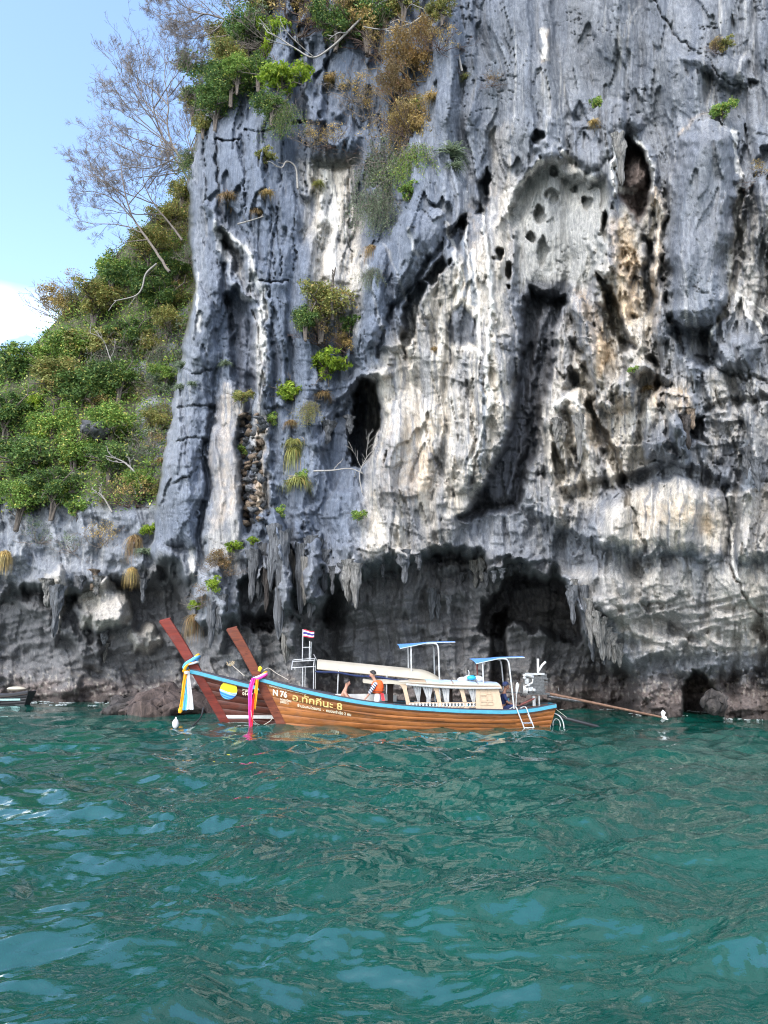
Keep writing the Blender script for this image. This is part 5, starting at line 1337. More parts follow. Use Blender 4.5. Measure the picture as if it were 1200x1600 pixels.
# ---- kinds of crowns -----------------------------------------------------
CROWN, TRUNK = {}, {}
for k in range(6):
    rs = np.random.RandomState(100 + k)
    P, N_ = crown_points(6500, make_lobes(rs, 16 + k, (.95, .8, .66), (.17, .42)), rs)
    CROWN['tree%d' % k] = np_mesh('crown', *leaf_quads(P, .046, rs, N_ * .5))
    paths = []
    for j in range(7):
        e_ = rs.normal(size=3) * (.5, .45, .3) + (0, 0, .25)
        q = [np.array([0, 0, -1.15]) + rs.normal(size=3) * .02, np.array([0, 0, -.55]) + rs.normal(size=3) * .05, e_ * .5, e_]
        sprout(paths, rs, q, .055, .014, 1, 5, lenf=.4)
    TRUNK['tree%d' % k] = np_mesh('trunk', *tubes_np(paths, 5))
for k in range(3):
    rs = np.random.RandomState(140 + k)
    P, N_ = crown_points(1700, make_lobes(rs, 10, (.8, .6, .7), (.2, .4)), rs, .7)
    CROWN['bright%d' % k] = np_mesh('foliage', *leaf_quads(P, .085, rs, None, .42, .1))
    paths = []
    for j in range(8):
        e_ = rs.normal(size=3) * (.5, .4, .45); sprout(paths, rs, [np.array([0, .3, -.8]), np.array([0, .15, -.3]), e_ * .6, e_], .035, .010, 1, 4, lenf=.4)
    TRUNK['bright%d' % k] = np_mesh('stem', *tubes_np(paths, 4))
for k in range(4):                      # leafless thickets with a few dry leaves
    rs = np.random.RandomState(160 + k); paths = []
    for j in range(15):
        d = rs.normal(size=3) * (1, .7, .8); d[2] = abs(d[2]) * .9 - .15; d /= np.linalg.norm(d)
        q = [np.array([rs.uniform(-.25, .25), .15, -.45])]
        for t in range(5): q.append(q[-1] + d * .24 * rs.uniform(.7, 1.2) + rs.normal(size=3) * .05)
        sprout(paths, rs, q, .018, .006, 2, 5.5, .8, .5, .1, .1, .2)
    CROWN['dry%d' % k] = np_mesh('twigs', *tubes_np(paths, 3))
    P, N_ = crown_points((700, 3200, 900, 700)[k], make_lobes(rs, 10, (.85, .6, .6), (.25, .45)), rs, .5); TRUNK['dry%d' % k] = np_mesh('leaves', *leaf_quads(P, .034, rs))
for k in range(3):                      # hanging curtains of thin vines
    rs = np.random.RandomState(180 + k); paths = []; PP = []
    for j in range(110):
        x = rs.normal() * .45; q = [np.array([x, rs.uniform(-.15, .2), rs.uniform(.2, .95) * (1 - abs(x) * .4)])]
        l = rs.uniform(.5, 1.9); dx = rs.normal() * .05
        for t in range(8):
            q.append(q[-1] + np.array([dx + rs.normal() * .035, rs.normal() * .025, -l / 8 + .02 * rs.normal()])); PP.append(q[-1] + rs.normal(size=(6, 3)) * .05)
        paths.append((q, np.linspace(.007, .004, 9)))
    for j in range(40):
        q = [rs.normal(size=3) * (.5, .15, .35) + (0, 0, .3)]; d = rs.normal(size=3)
        for t in range(7): d = d * .8 + rs.normal(size=3) * .5; q.append(q[-1] + d * .10)
        paths.append((q, np.full(8, .006)))
    CROWN['vine%d' % k] = np_mesh('strands', *tubes_np(paths, 3)); TRUNK['vine%d' % k] = np_mesh('leaves', *leaf_quads(np.concatenate(PP), .038, rs, None, .45))
def blades(rs, n, l, droop, w=.018, spread=1.0, up=.6):
    VV, FF = [], []
    for i in range(n):
        a = rs.uniform(0, 6.283); d = np.array([math.cos(a) * spread, math.sin(a) * spread * .7, up * rs.uniform(.3, 1.4)]); d /= np.linalg.norm(d)
        s = np.cross(d, rs.normal(size=3)); s /= np.linalg.norm(s); L = l * rs.uniform(.5, 1.15); p = rs.normal(size=3) * (.12, .08, .06); m = 5
        for t in range(m + 1):
            wd = w * (1 - (t / m) ** 1.5) + .002; VV += [p - s * wd, p + s * wd]
            d = d + np.array([0, 0, -droop / m * (1 + t * .5)]); d /= np.linalg.norm(d); p = p + d * L / m
        b = i * 2 * (m + 1); FF += [(b + 2 * t, b + 2 * t + 1, b + 2 * t + 3, b + 2 * t + 2) for t in range(m)]
    return np.array(VV), np.array(FF)
for k in range(3): CROWN['tuft%d' % k] = np_mesh('blades', *blades(np.random.RandomState(200 + k), 260, 1.0, 1.7, .016))
for k in range(2): CROWN['cactus%d' % k] = np_mesh('fleshy_leaves', *blades(np.random.RandomState(210 + k), 150, 1.0, 1.1, .032, 1.0, .7))
CROWN['beard0'] = np_mesh('blades', *blades(np.random.RandomState(220), 230, 1.9, 4.2, .013, .38, .05))
for key, rt in list(CROWN.items()): pass

MATS = {'dark': L_DARK, 'mid': L_MID, 'olive': L_OLIVE, 'lime': L_LIME, 'grey': L_GREY, 'dry': L_DRY, 'straw': L_STRAW, 'gold': L_GOLD, 'twig': L_TWIG, 'twigd': L_TWIGD, 'bark': L_BARK, 'pale': L_PALE}
_cache = {}
def with_mat(me, mat):
    k = (me.name, mat)
    if k not in _cache:
        c = me.copy(); c.materials.clear(); c.materials.append(MATS[mat]); _cache[k] = c
    return _cache[k]
_prnd = random.Random(5)
def plant(kind, px, py, rpx, mat, label, cat='shrub', group=None, out=0.5, sx=1.0, sz=1.0, name=None, mat2=None, Y=None):
    p = at(px, py, Y - out) if Y else surf(px, py, out)
    s = rpx * scale_at(p)
    base = kind.rstrip('0123456789')
    name = name or {'tree': 'hill_tree', 'bright': 'leafy_shrub', 'dry': 'dry_shrub', 'vine': 'hanging_vine', 'tuft': 'grass_tuft', 'cactus': 'succulent_plant', 'beard': 'hanging_grass'}[base]
    rz = _prnd.uniform(-.5, .5)
    m2 = {'tree': ('trunk', 'bark'), 'bright': ('stem', 'bark'), 'dry': ('dry_leaves', mat2 or 'dry'), 'vine': ('leaves', mat2 or mat)}.get(base)
    if m2 is None:
        o = bpy.data.objects.new(name, with_mat(CROWN[kind], mat)); COL.objects.link(o)
        o.location = p; o.scale = (s * sx, s, s * sz); o.rotation_euler = (0, 0, rz)
        return tag(o, label, cat, group)
    r = empty(name, p, rz); r.scale = (s * sx, s * .9, s * sz); tag(r, label, cat, group)
    pn = {'tree': 'crown', 'bright': 'foliage', 'dry': 'twigs', 'vine': 'strands'}[base]
    cm = with_mat(CROWN[kind], {'vine': mat2 or 'twig', 'dry': mat}.get(base, mat)) if base in ('vine',) else with_mat(CROWN[kind], mat)
    link(pn, cm, None, r); link(m2[0], with_mat(TRUNK[kind], mat if base == 'vine' else m2[1]), None, r)
    return r

G_HILL = 'trees and bushes covering the hillside'
for a in [
    ('tree0', 20, 575, 52, 'dark', 'dark bushy tree at the top of the far left hillside, below the cloud'),
    ('tree1', 62, 560, 40, 'mid', 'green tree on the skyline under the brown leafless thicket'),
    ('tree2', 10, 650, 50, 'dark', 'dark tree at the left picture edge, midway down the hill'),
    ('tree3', 92, 600, 50, 'olive', 'olive tree just right of the skyline bushes, upper hillside'),
    ('tree4', 122, 545, 48, 'mid', 'rounded green tree beneath the brown leafless thicket on the skyline'),
    ('tree5', 150, 470, 46, 'olive', 'olive crown on the skyline left of the pale curved branch'),
    ('tree0', 178, 425, 44, 'mid', 'yellowish green crown on the skyline below the lower bare tree'),
    ('tree1', 218, 440, 48, 'dark', 'very dark crown behind the pale curved branch'),
    ('tree2', 252, 470, 44, 'dark', 'dark crown between the pale curved branch and the cliff edge'),
    ('tree3', 235, 390, 40, 'olive', 'olive bushy crown at the foot of the lower bare tree'),
    ('tree4', 276, 420, 36, 'dark', 'dark narrow crown squeezed against the cliff edge'),
    ('tree5', 262, 345, 38, 'olive', 'olive crown on the skyline between the two bare trees'),
    ('tree0', 286, 300, 30, 'olive', 'small olive crown beside the trunk of the upper bare tree'),
    ('tree1', 160, 540, 50, 'olive', 'large olive crown in the middle of the hillside'),
    ('tree2', 205, 530, 42, 'dark', 'dark crown behind the hanging grey vine curtain'),
    ('tree3', 130, 620, 52, 'dark', 'dark leafy tree in the centre of the hill, above the lime bush'),
    ('tree4', 82, 668, 50, 'mid', 'mid green tree beside the pale fern like bush'),
    ('tree5', 40, 720, 56, 'dark', 'broad dark tree with visible trunk at lower left hillside'),
    ('tree0', 118, 705, 46, 'mid', 'green tree left of the grey boulder on the hillside'),
    ('tree1', 30, 780, 48, 'mid', 'green tree at the left picture edge just above the low cliff'),
    ('tree2', 84, 765, 46, 'dark', 'dark green bush at the brink of the low left cliff'),
    ('tree3', 175, 668, 44, 'mid', 'green bush right of the hill centre, over pale trunks'),
    ('tree4', 188, 592, 44, 'dark', 'dark crown under the hanging grey vine curtain'),
    ('tree5', 172, 718, 40, 'dark', 'flat dark crown growing out over the low cliff'),
    ('tree0', 232, 540, 34, 'olive', 'olive bush on the slope next to the slate slab'),
    ('tree3', 262, 505, 30, 'olive', 'olive bush under the tan grass at the cliff edge')]:
    plant(*a, cat='tree', group=G_HILL, out=1.0, sz=.92)
for a in [
    ('bright0', 38, 640, 34, 'lime', 'bright yellow green feathery bush on the left hillside'),
    ('bright1', 60, 690, 26, 'lime', 'small lime bush below the feathery one on the left hill'),
    ('bright2', 92, 775, 22, 'lime', 'lime leafed sapling at the brink of the low cliff'),
    ('bright0', 232, 828, 17, 'lime', 'bright lime fern hanging beside the dry grass, lower left wall'),
    ('bright1', 122, 795, 24, 'mid', 'green hanging bush over the low left cliff'),
    ('bright0', 460, 614, 38, 'lime', 'rounded bright green bush left of the tall cave'),
    ('bright1', 511, 572, 40, 'lime', 'tall bright green bush above the tall cave'),
    ('bright2', 428, 52, 42, 'lime', 'bright green bush near the cliff top, the highest bright one'),
    ('bright0', 440, 122, 48, 'lime', 'broad lime bush at the cliff top above the dark column'),
    ('bright1', 394, 124, 34, 'lime', 'lime bush left of the broad one on the cliff top'),
    ('bright2', 415, 82, 20, 'lime', 'small lime bush between two larger ones at the cliff top'),
    ('bright1', 548, 508, 24, 'dark', 'small dark green bush in the recess left of the striped wing'),
    ('bright2', 470, 745, 14, 'mid', 'little green bush low on the wall under the dry grass'),
    ('bright0', 560, 806, 16, 'mid', 'little green bush on the pale wall under the tall cave'),
    ('bright1', 365, 855, 17, 'lime', 'lime bush at the top of the grassy ledge, lower left'),
    ('bright2', 330, 915, 17, 'lime', 'lime bush on the grassy ledge behind the prows'),
    ('bright0', 306, 946, 16, 'lime', 'lime bush lowest on the grassy ledge by the far prow'),
    ('bright1', 395, 845, 12, 'lime', 'tiny lime plant right of the grassy ledge top'),
    ('bright2', 378, 702, 15, 'mid', 'small green plant beside the rubble filled crack'),
    ('bright0', 1128, 172, 24, 'mid', 'green shrub on the upper right wall over the slate slab'),
    ('bright1', 1134, 70, 16, 'olive', 'thin olive shrub near the top right corner'),
    ('bright2', 930, 162, 15, 'mid', 'small green shrub above the great alcove'),
    ('bright0', 988, 578, 10, 'mid', 'tiny green plant on the ledge right of the fissure'),
    ('bright2', 422, 655, 14, 'mid', 'small green plant under the rounded bright bush'),
    ('bright1', 640, 300, 22, 'mid', 'green tuft of leaves inside the hanging vines'),
    ('bright2', 645, 165, 18, 'mid', 'green leaves under the tan thicket'),
    ('bright0', 378, 620, 20, 'olive', 'dull green bush in the recess above the rubble crack'),
    ('bright1', 415, 245, 20, 'olive', 'olive bush on the pale twisted root, upper left wall'),
    ('bright2', 435, 800, 13, 'mid', 'green plant at the foot of the drapery columns')]:
    plant(*a, cat='shrub', group='bright shrubs growing from the rock', out=.35)
for a in [
    ('tree1', 342, 120, 56, 'dark', 'dark evergreen shrub at the left shoulder of the cliff top'),
    ('tree2', 324, 160, 36, 'dark', 'dark shrub at the cliff shoulder, just above bare rock'),
    ('tree3', 388, 60, 44, 'dark', 'dark evergreen mass on the cliff top left of the bright bushes'),
    ('tree4', 365, 90, 34, 'olive', 'olive shrub beside the dark evergreens on the cliff top'),
    ('tree5', 412, 8, 46, 'olive', 'olive brown crown at the top picture edge, left end'),
    ('tree0', 575, 28, 58, 'dark', 'dark brown green crown at the top picture edge, above the tan thicket'),
    ('tree1', 525, 40, 42, 'dark', 'dark crown beside the pale bent branch on the cliff top'),
    ('tree2', 690, 15, 26, 'olive', 'olive crown at the top picture edge right of the tan thicket'),
    ('tree3', 302, 165, 28, 'olive', 'thin olive crown overhanging the left cliff shoulder'),
    ('tree4', 425, 165, 32, 'dark', 'dark shrub hanging under the broad lime bush'),
    ('tree1', 470, -8, 50, 'olive', 'olive crown at the top picture edge above the lime bushes'), ('tree2', 630, -5, 44, 'olive', 'dark olive crown at the top picture edge above the golden thicket'), ('tree0', 405, 110, 34, 'dark', 'dark shrub behind the lime bushes of the cliff top'), ('tree3', 372, 118, 30, 'mid', 'green shrub left of the broad lime bush'), ('tree4', 352, 60, 30, 'olive', 'olive shrub at the outer cliff top beside the reaching bare tree'),
    ('tree2', 280, 470, 22, 'olive', 'small olive shrub leaning over the cliff edge beside tan grass'), ('tree1', 258, 585, 24, 'mid', 'small green shrub rooted against the slate wall'), ('tree5', 238, 660, 26, 'olive', 'olive shrub rooted where the slate wall meets the hill'), ('tree4', 222, 752, 26, 'mid', 'green shrub hanging above the dry grass beards'),
    ('tree3', 338, 168, 38, 'dark', 'dark shrub hanging down the left cliff shoulder'), ('tree4', 362, 128, 40, 'dark', 'dark shrub between the shoulder evergreen and the lime bush'), ('tree0', 318, 195, 22, 'olive', 'small olive shrub lowest on the left cliff shoulder'),
    ('tree5', 503, 480, 52, 'olive', 'grey olive bush round a dead stump, middle left wall'),
    ('tree0', 478, 500, 30, 'dark', 'dark bush left of the dead stump, middle left wall')]:
    plant(*a, cat='shrub', group='evergreen shrubs on the cliff', out=.9)
for a in [
    ('dry1', 640, 98, 62, 'straw', 'large tan thicket of dry creepers on the upper cliff', 'gold'),
    ('dry1', 672, 62, 42, 'straw', 'smaller golden thicket above the large tan one', 'gold'),
    ('dry1', 620, 140, 46, 'straw', 'dry brown creepers under the large tan thicket', 'straw'),
    ('dry3', 520, 215, 32, 'twigd', 'dark dry bush on the small ledge above the white wall', 'dry'),
    ('dry0', 490, 215, 34, 'twig', 'bare grey bush left of the small ledge', 'dry'),
    ('dry1', 560, 40, 60, 'twigd', 'leafless brown thicket along the cliff top', 'dry'),
    ('dry2', 460, 30, 60, 'twigd', 'leafless thicket on the cliff top between bright bush and gully', 'dry'),
    ('dry3', 555, 140, 40, 'twig', 'thin grey thicket on the wall left of the tan thicket', 'dry'),
    ('dry0', 505, 520, 44, 'twigd', 'brown leafless thicket under the dead stump', 'dry'),
    ('dry1', 90, 480, 46, 'twig', 'brown leafless thicket against the sky on the hill skyline', 'dry'),
    ('dry2', 122, 452, 34, 'twig', 'brownish thicket on the skyline above the olive crown', 'dry'),
    ('dry3', 230, 690, 44, 'twig', 'grey leafless thicket beside the slate wall', 'grey'),
    ('dry0', 205, 770, 48, 'twigd', 'brown leafless thicket hanging over the low cliff', 'dry'),
    ('dry1', 250, 610, 34, 'twig', 'pale leafless thicket at the edge of the slate wall', 'grey'),
    ('dry2', 160, 640, 34, 'twigd', 'dry brown bush between green trees in the hill centre', 'dry'),
    ('dry3', 106, 690, 28, 'twigd', 'dry reddish bush left of the grey boulder', 'dry'),
    ('dry0', 160, 838, 40, 'twig', 'thin bare twigs spread over the low grey cliff', 'dry'),
    ('dry1', 345, 885, 34, 'twig', 'dry grass and twigs along the sloping ledge', 'straw'),
    ('dry2', 318, 935, 26, 'twig', 'dry grass low on the sloping ledge behind the prows', 'straw'),
    ('dry3', 600, 240, 40, 'twig', 'grey thicket over the hanging vines', 'grey'),
    ('dry0', 770, 125, 20, 'twigd', 'round tan nest like clump on the upper middle wall', 'straw'),
    ('dry1', 1120, 75, 18, 'twigd', 'reddish dry clump near the top right corner', 'dry'),
    ('dry2', 1190, 270, 24, 'twigd', 'olive dry clump at the right picture edge', 'dry'),
    ('dry3', 215, 545, 34, 'twig', 'pale bare twigs among the dark hillside crowns', 'grey'),
    ('dry1', 540, 540, 26, 'twigd', 'dry bush in the hollow over the tall cave', 'dry'),
    ('dry2', 270, 250, 36, 'twig', 'thin bare bush behind the upper bare tree', 'dry'),
    ('dry0', 300, 400, 26, 'twig', 'grey twigs draped over the cliff edge above the tan grass', 'grey'), ('dry3', 278, 520, 30, 'twig', 'pale thicket lapping over the top of the slate wall', 'grey'), ('dry2', 250, 700, 32, 'twig', 'brownish thicket at the foot of the slate wall edge', 'dry'), ('dry1', 238, 770, 26, 'twig', 'olive thicket where the low cliff meets the slate wall', 'olive'), ('dry2', 60, 835, 30, 'twig', 'thin thicket trailing down the low cliff at far left', 'grey'), ('dry3', 110, 850, 28, 'twig', 'thin twigs trailing down the middle of the low cliff', 'grey'),
    ('dry0', 500, 10, 60, 'twigd', 'dark twiggy mass at the top picture edge above the dark gully', 'dry'), ('dry3', 600, 70, 44, 'twigd', 'brown twigs left of the golden thicket', 'dry'), ('dry1', 420, 60, 54, 'twig', 'grey twigs behind the highest bright bush', 'grey'),
    ('dry2', 372, 30, 50, 'twig', 'grey twigs at the left end of the cliff top', 'grey'), ('dry3', 690, 60, 36, 'twigd', 'brown twigs beside the arched pale branch', 'dry'), ('dry1', 640, 200, 50, 'twigd', 'brown tangle over the vine curtain', 'dry'), ('dry0', 575, 170, 44, 'twig', 'grey brown tangle left of the large tan thicket', 'dry')]:
    plant(*a[:6], cat='shrub', group='dry thickets', out=.5, mat2=a[6])
for a in [
    ('vine0', 600, 265, 48, 'grey', 'curtain of grey green vines on the wall below the tan thicket'),
    ('vine1', 585, 320, 36, 'grey', 'lower end of the grey vine curtain, above the tan grass'),
    ('vine2', 640, 250, 34, 'mid', 'greener vine curtain beside the pale fleshy plant'),
    ('vine0', 186, 570, 46, 'grey', 'tall grey green vine curtain hanging on the hillside'),
    ('vine1', 212, 610, 34, 'olive', 'vine curtain at the border of hill and slate wall'),
    ('vine2', 270, 370, 34, 'olive', 'olive vines hanging against the left cliff edge'),
    ('vine0', 120, 470, 30, 'olive', 'hanging vines on the skyline crown'),
    ('vine1', 225, 720, 36, 'grey', 'grey vines hanging beside the low slate wall'),
    ('vine0', 302, 250, 26, 'dark', 'dark vines over the upper left cliff edge'), ('vine1', 290, 330, 28, 'olive', 'olive vines trailing down the left cliff edge under the bare tree'), ('vine2', 288, 440, 26, 'olive', 'olive vines on the cliff edge beside the hanging pale branch'),
    ('vine0', 262, 560, 30, 'grey', 'grey vines lapping onto the slate wall from the hill'), ('vine1', 252, 650, 30, 'olive', 'olive vines at the lower edge of the slate wall'),
    ('vine2', 480, 640, 18, 'olive', 'thin vines under the rounded bright bush'),
    ('vine2', 578, 430, 18, 'grey', 'thin green vine streaming down the striped wing'),
    ('vine1', 440, 180, 28, 'dark', 'dark vines hanging from the cliff top bushes'),
    ('vine2', 640, 180, 44, 'dry', 'brown vines streaming below the tan thicket')]:
    plant(*a, cat='vine', group='hanging vines', out=.45)
for a in [
    ('tuft0', 357, 306, 26, 'straw', 'round brown grass tuft on the upper left column'),
    ('tuft1', 405, 330, 20, 'straw', 'small tan grass tuft right of the round brown one'),
    ('tuft2', 418, 300, 18, 'dry', 'dull brown grass tuft above the small tan one'),
    ('tuft0', 498, 286, 18, 'olive', 'yellow green grass tuft on the white wall'),
    ('tuft1', 460, 690, 26, 'olive', 'yellowish grass tuft left of the tall cave'),
    ('tuft2', 465, 750, 36, 'olive', 'drooping grass tuft below the tall cave, biggest there'),
    ('tuft0', 455, 660, 20, 'straw', 'straw grass just under the rounded bright bush'),
    ('tuft1', 1012, 605, 16, 'straw', 'tan grass on the jutting rock at right'),
    ('tuft2', 728, 120, 18, 'olive', 'yellow grass tuft at the foot of the arched pale branch'),
    ('tuft0', 518, 122, 24, 'dry', 'brown hanging grass in the gully right of the column'),
    ('tuft1', 676, 150, 26, 'dry', 'reddish dry grass right of the tan thicket'),
    ('tuft2', 505, 615, 22, 'straw', 'tan grass under the tall bright bush'),
    ('tuft0', 928, 190, 16, 'dry', 'brown grass hanging above the great alcove'),
    ('tuft1', 680, 545, 16, 'straw', 'tan grass beside the dark triangular patch'),
    ('tuft2', 275, 445, 24, 'dry', 'tan grass at the cliff edge beside the hill'),
    ('tuft0', 252, 720, 24, 'straw', 'reddish grass on the edge of the slate wall'),
    ('tuft1', 150, 620, 26, 'olive', 'yellow green grass clump in the hill centre'),
    ('tuft2', 185, 650, 26, 'olive', 'spiky olive clump right of the hill centre')]:
    plant(*a, cat='grass tuft', group='grass tufts', out=.3)
for a in [
    ('cactus0', 705, 240, 40, 'grey', 'pale fleshy hanging plant on the upper wall'),
    ('cactus1', 710, 260, 22, 'grey', 'lower bunch of pale fleshy stems on the upper wall'),
    ('cactus0', 285, 572, 22, 'grey', 'pale spiky plant on top of the slate wall'),
    ('cactus1', 280, 605, 18, 'grey', 'second pale spiky plant lower on the slate wall'),
    ('cactus0', 225, 862, 22, 'grey', 'pale fleshy plant over the dry grass, lower left'),
    ('cactus1', 240, 640, 22, 'grey', 'pale fleshy plant among the thicket left of the slate wall'),
    ('cactus0', 125, 745, 26, 'grey', 'grey green spiky plant at the hill foot beside a rock'),
    ('cactus1', 352, 568, 16, 'grey', 'pale plant in the chasm of the left wall'),
    ('cactus0', 300, 600, 14, 'grey', 'small pale plant low on the slate wall')]:
    plant(*a, cat='succulent', group='pale fleshy plants', out=.35)
for a in [
    ('beard0', 210, 838, 26, 'straw', 'long dry grass hanging in a beard over the notch, left'),
    ('beard0', 206, 888, 18, 'dry', 'lower tan beard of dry grass above the notch'),
    ('beard0', 8, 862, 22, 'dry', 'reddish grass beard at the left picture edge'),
    ('beard0', 302, 962, 24, 'straw', 'tan grass beard at the end of the sloping ledge'),
    ('beard0', 580, 385, 22, 'straw', 'orange grass beard on the striped wing'),
    ('beard0', 460, 700, 26, 'olive', 'long grass streaming left of the tall cave')]:
    plant(*a, cat='grass tuft', group='hanging dry grasses', out=.3)

# ---- ground cover on the hill -------------------------------------------
rs = np.random.RandomState(300)
sel = np.argwhere((U < edge - 2) & (V < 792) & (V > np.interp(U, SKY_U, SKY_V) + 2) & (U > -125))
sel = sel[rs.choice(len(sel), 30000)]
Pg = np.stack([PX[sel[:, 0], sel[:, 1]], PY[sel[:, 0], sel[:, 1]], PZ[sel[:, 0], sel[:, 1]]], 1) + rs.normal(size=(len(sel), 3)) * .25 - np.array([0, .35, -.1])
ug = link('undergrowth', np_mesh('undergrowth', *leaf_quads(Pg, .09, rs)), L_MID)
tag(ug, 'low dark leafy undergrowth covering the hillside soil', kind='stuff')

# ---- bare trees ----------------------------------------------------------
def limb(P, Y, dy=0.0):
    n = len(P); return [np.array(at(x, y, Y + dy * i / max(1, n - 1))) for i, (x, y) in enumerate(P)]
def bare_tree(limbs, label, seed, mat, levels=3, dens=7, r0=.10, group='leafless trees'):
    rs = np.random.RandomState(seed)
    root = empty('bare_tree'); b = limbs[0][0][0]; root.location = Vector(b)
    tag(root, label, 'tree', group)
    tr, br = [], []
    for k, (P, ra, rb, lv) in enumerate(limbs):
        P = np.array([list(q) for q in curve_pts([Vector(p) for p in P], 4)]) - b
        P = P + rs.normal(size=P.shape) * .02
        paths = []; sprout(paths, rs, P, ra, rb, lv, dens, .66, .56, .10, .18, .14, .15 if k else .4)
        tr.append(paths[0]); br += paths[1:]
    link('trunk', np_mesh('trunk', *tubes_np(tr, 6)), mat, root, True)
    link('branches', np_mesh('branches', *tubes_np(br, 3)), mat, root)
    return root
Yt = 44.0
bare_tree([(limb([(320, 312), (305, 280), (288, 255), (270, 228), (262, 195), (263, 160), (258, 120), (262, 85)], Yt), .12, .014, 4),
           (limb([(275, 235), (250, 215), (222, 195), (190, 175), (160, 148)], Yt, -1.2), 0.05, .013, 4), (limb([(288, 255), (255, 250), (215, 240), (180, 222), (150, 205)], Yt, .8), 0.05, .013, 4),
           (limb([(263, 165), (240, 140), (205, 115), (185, 95)], Yt, .9), 0.045, .013, 4), (limb([(263, 150), (285, 125), (300, 95), (312, 70)], Yt, -.7), 0.042, .013, 4),
           (limb([(290, 262), (300, 240), (294, 215), (300, 190), (290, 160)], Yt, .5), 0.05, .013, 4), (limb([(275, 245), (240, 262), (205, 262), (172, 268)], Yt, -1), 0.042, .013, 4), (limb([(262, 195), (230, 165), (215, 130), (220, 92)], Yt, .3), 0.042, .013, 4)],
          'large leafless tree leaning out from the cliff edge against the sky', 401, L_TWIG, 3, 9.4)
bare_tree([(limb([(265, 425), (243, 392), (222, 362), (205, 335), (196, 305), (190, 270), (188, 245)], Yt + 1), .11, .014, 4),
           (limb([(207, 340), (178, 312), (150, 300), (125, 300)], Yt + 1, -.8), 0.048, .013, 4), (limb([(225, 365), (190, 352), (155, 350), (118, 345)], Yt + 1, .8), 0.048, .013, 4),
           (limb([(196, 308), (165, 285), (140, 268), (128, 250)], Yt + 1, .4), 0.042, .013, 4), (limb([(200, 320), (222, 295), (240, 270), (262, 255)], Yt + 1, -.6), 0.04, .013, 4), (limb([(232, 375), (200, 378), (172, 395)], Yt + 1, -.9), .04, .012, 2)],
          'leafless tree lower on the skyline, with wide drooping branches', 402, L_TWIG, 3, 9.2)
bare_tree([(limb([(405, 75), (378, 48), (352, 30), (318, 22), (285, 8), (255, -20)], Yt - 3), .09, .014, 4), (limb([(352, 30), (330, 52), (300, 60), (272, 52)], Yt - 3, -.6), 0.04, .013, 4),
           (limb([(378, 48), (350, -2), (330, -30)], Yt - 3, .6), 0.045, .013, 4), (limb([(318, 22), (292, 35), (262, 28), (240, 12)], Yt - 3, .5), .045, .014, 4), (limb([(365, 62), (345, 85), (322, 92), (300, 88)], Yt - 3, .2), .04, .012, 2)],
          'leafless tree on the cliff top reaching left out of the picture top', 403, L_TWIG, 3, 9.2)
bare_tree([(limb([(305, 300), (285, 265), (266, 236), (250, 205), (240, 170), (238, 130), (245, 95)], Yt + 2), .10, .013, 4), (limb([(266, 236), (235, 225), (200, 212), (165, 185), (148, 165)], Yt + 2, .5), .05, .012, 4), (limb([(250, 205), (225, 170), (208, 140), (200, 110)], Yt + 2, -.6), .045, .012, 4),
           (limb([(240, 170), (262, 135), (280, 110), (290, 75)], Yt + 2, .4), .045, .012, 4), (limb([(285, 265), (300, 225), (312, 190), (310, 150)], Yt + 2, -.4), .045, .012, 4), (limb([(285, 268), (245, 275), (205, 280), (175, 300)], Yt + 2, .6), .045, .012, 4)],
          'fine twigged leafless tree just behind the large leaning one', 404, L_TWIG, 4, 8.6)
bare_tree([(limb([(285, 375), (262, 345), (240, 318), (225, 285), (222, 250)], Yt + 2.5), .09, .013, 4), (limb([(240, 318), (205, 305), (170, 290), (145, 275)], Yt + 2.5, -.5), .045, .012, 4), (limb([(255, 335), (215, 335), (175, 330), (140, 322)], Yt + 2.5, .5), .04, .012, 4), (limb([(230, 295), (252, 265), (268, 240)], Yt + 2.5, -.4), .04, .012, 4)],
          'small leafless tree between the two big bare ones on the skyline', 405, L_TWIG, 4, 8.2)
def branch(P, Y, r, label, mat, seed, dens=4, lv=2, lf=.3):
    rs = np.random.RandomState(seed)
    pts = [np.array(at(x, y, (Y if Y else depth_of(x, y) - .7))) for x, y in P]
    b = pts[0].copy(); q = np.array([list(v) for v in curve_pts([Vector(p - b) for p in pts], 5)])
    paths = []; sprout(paths, rs, q, r, r * .35, lv, dens, .7, lf, .08, .1, .16, .3)
    o = link('dead_branch', np_mesh('dead_branch', *tubes_np(paths, 5)), mat, None, True); o.location = Vector(b)
    return tag(o, label, 'branch', 'pale dead branches')
branch([(620, -10), (575, 20), (545, 48), (520, 72), (490, 90), (462, 76), (440, 62), (418, 50)], 33.4, .075, 'long pale bent branch crossing the cliff top', L_PALE, 1)
branch([(722, 112), (712, 70), (695, 35), (668, 22), (640, 38), (600, 46), (568, 42)], 32.4, .075, 'arched pale branch over the tan thicket', L_PALE, 2)
branch([(465, 295), (462, 262), (448, 252), (440, 262), (425, 255)], None, .06, 'twisted pale root on the upper left wall', L_PALE, 3, 3, 1)
branch([(245, 412), (228, 428), (222, 450), (212, 462), (190, 468), (178, 470)], 46.5, .08, 'pale curved branch hanging on the hillside', L_PALE, 4, 3, 1)
branch([(490, 736), (520, 735), (545, 732), (566, 738)], 31.8, .045, 'straight pale dead branch lying across the tall cave mouth', L_PALE, 5, 3, 2)
branch([(566, 770), (562, 740), (575, 712), (590, 700)], 31.4, .028, 'forked dead branch at the foot of the tall cave', L_PALE, 6, 7, 2, .6)
branch([(520, 500), (518, 470), (520, 440), (524, 418)], None, .10, 'dead grey stump standing in the olive bush', L_BARK, 7, 3, 1, .2)
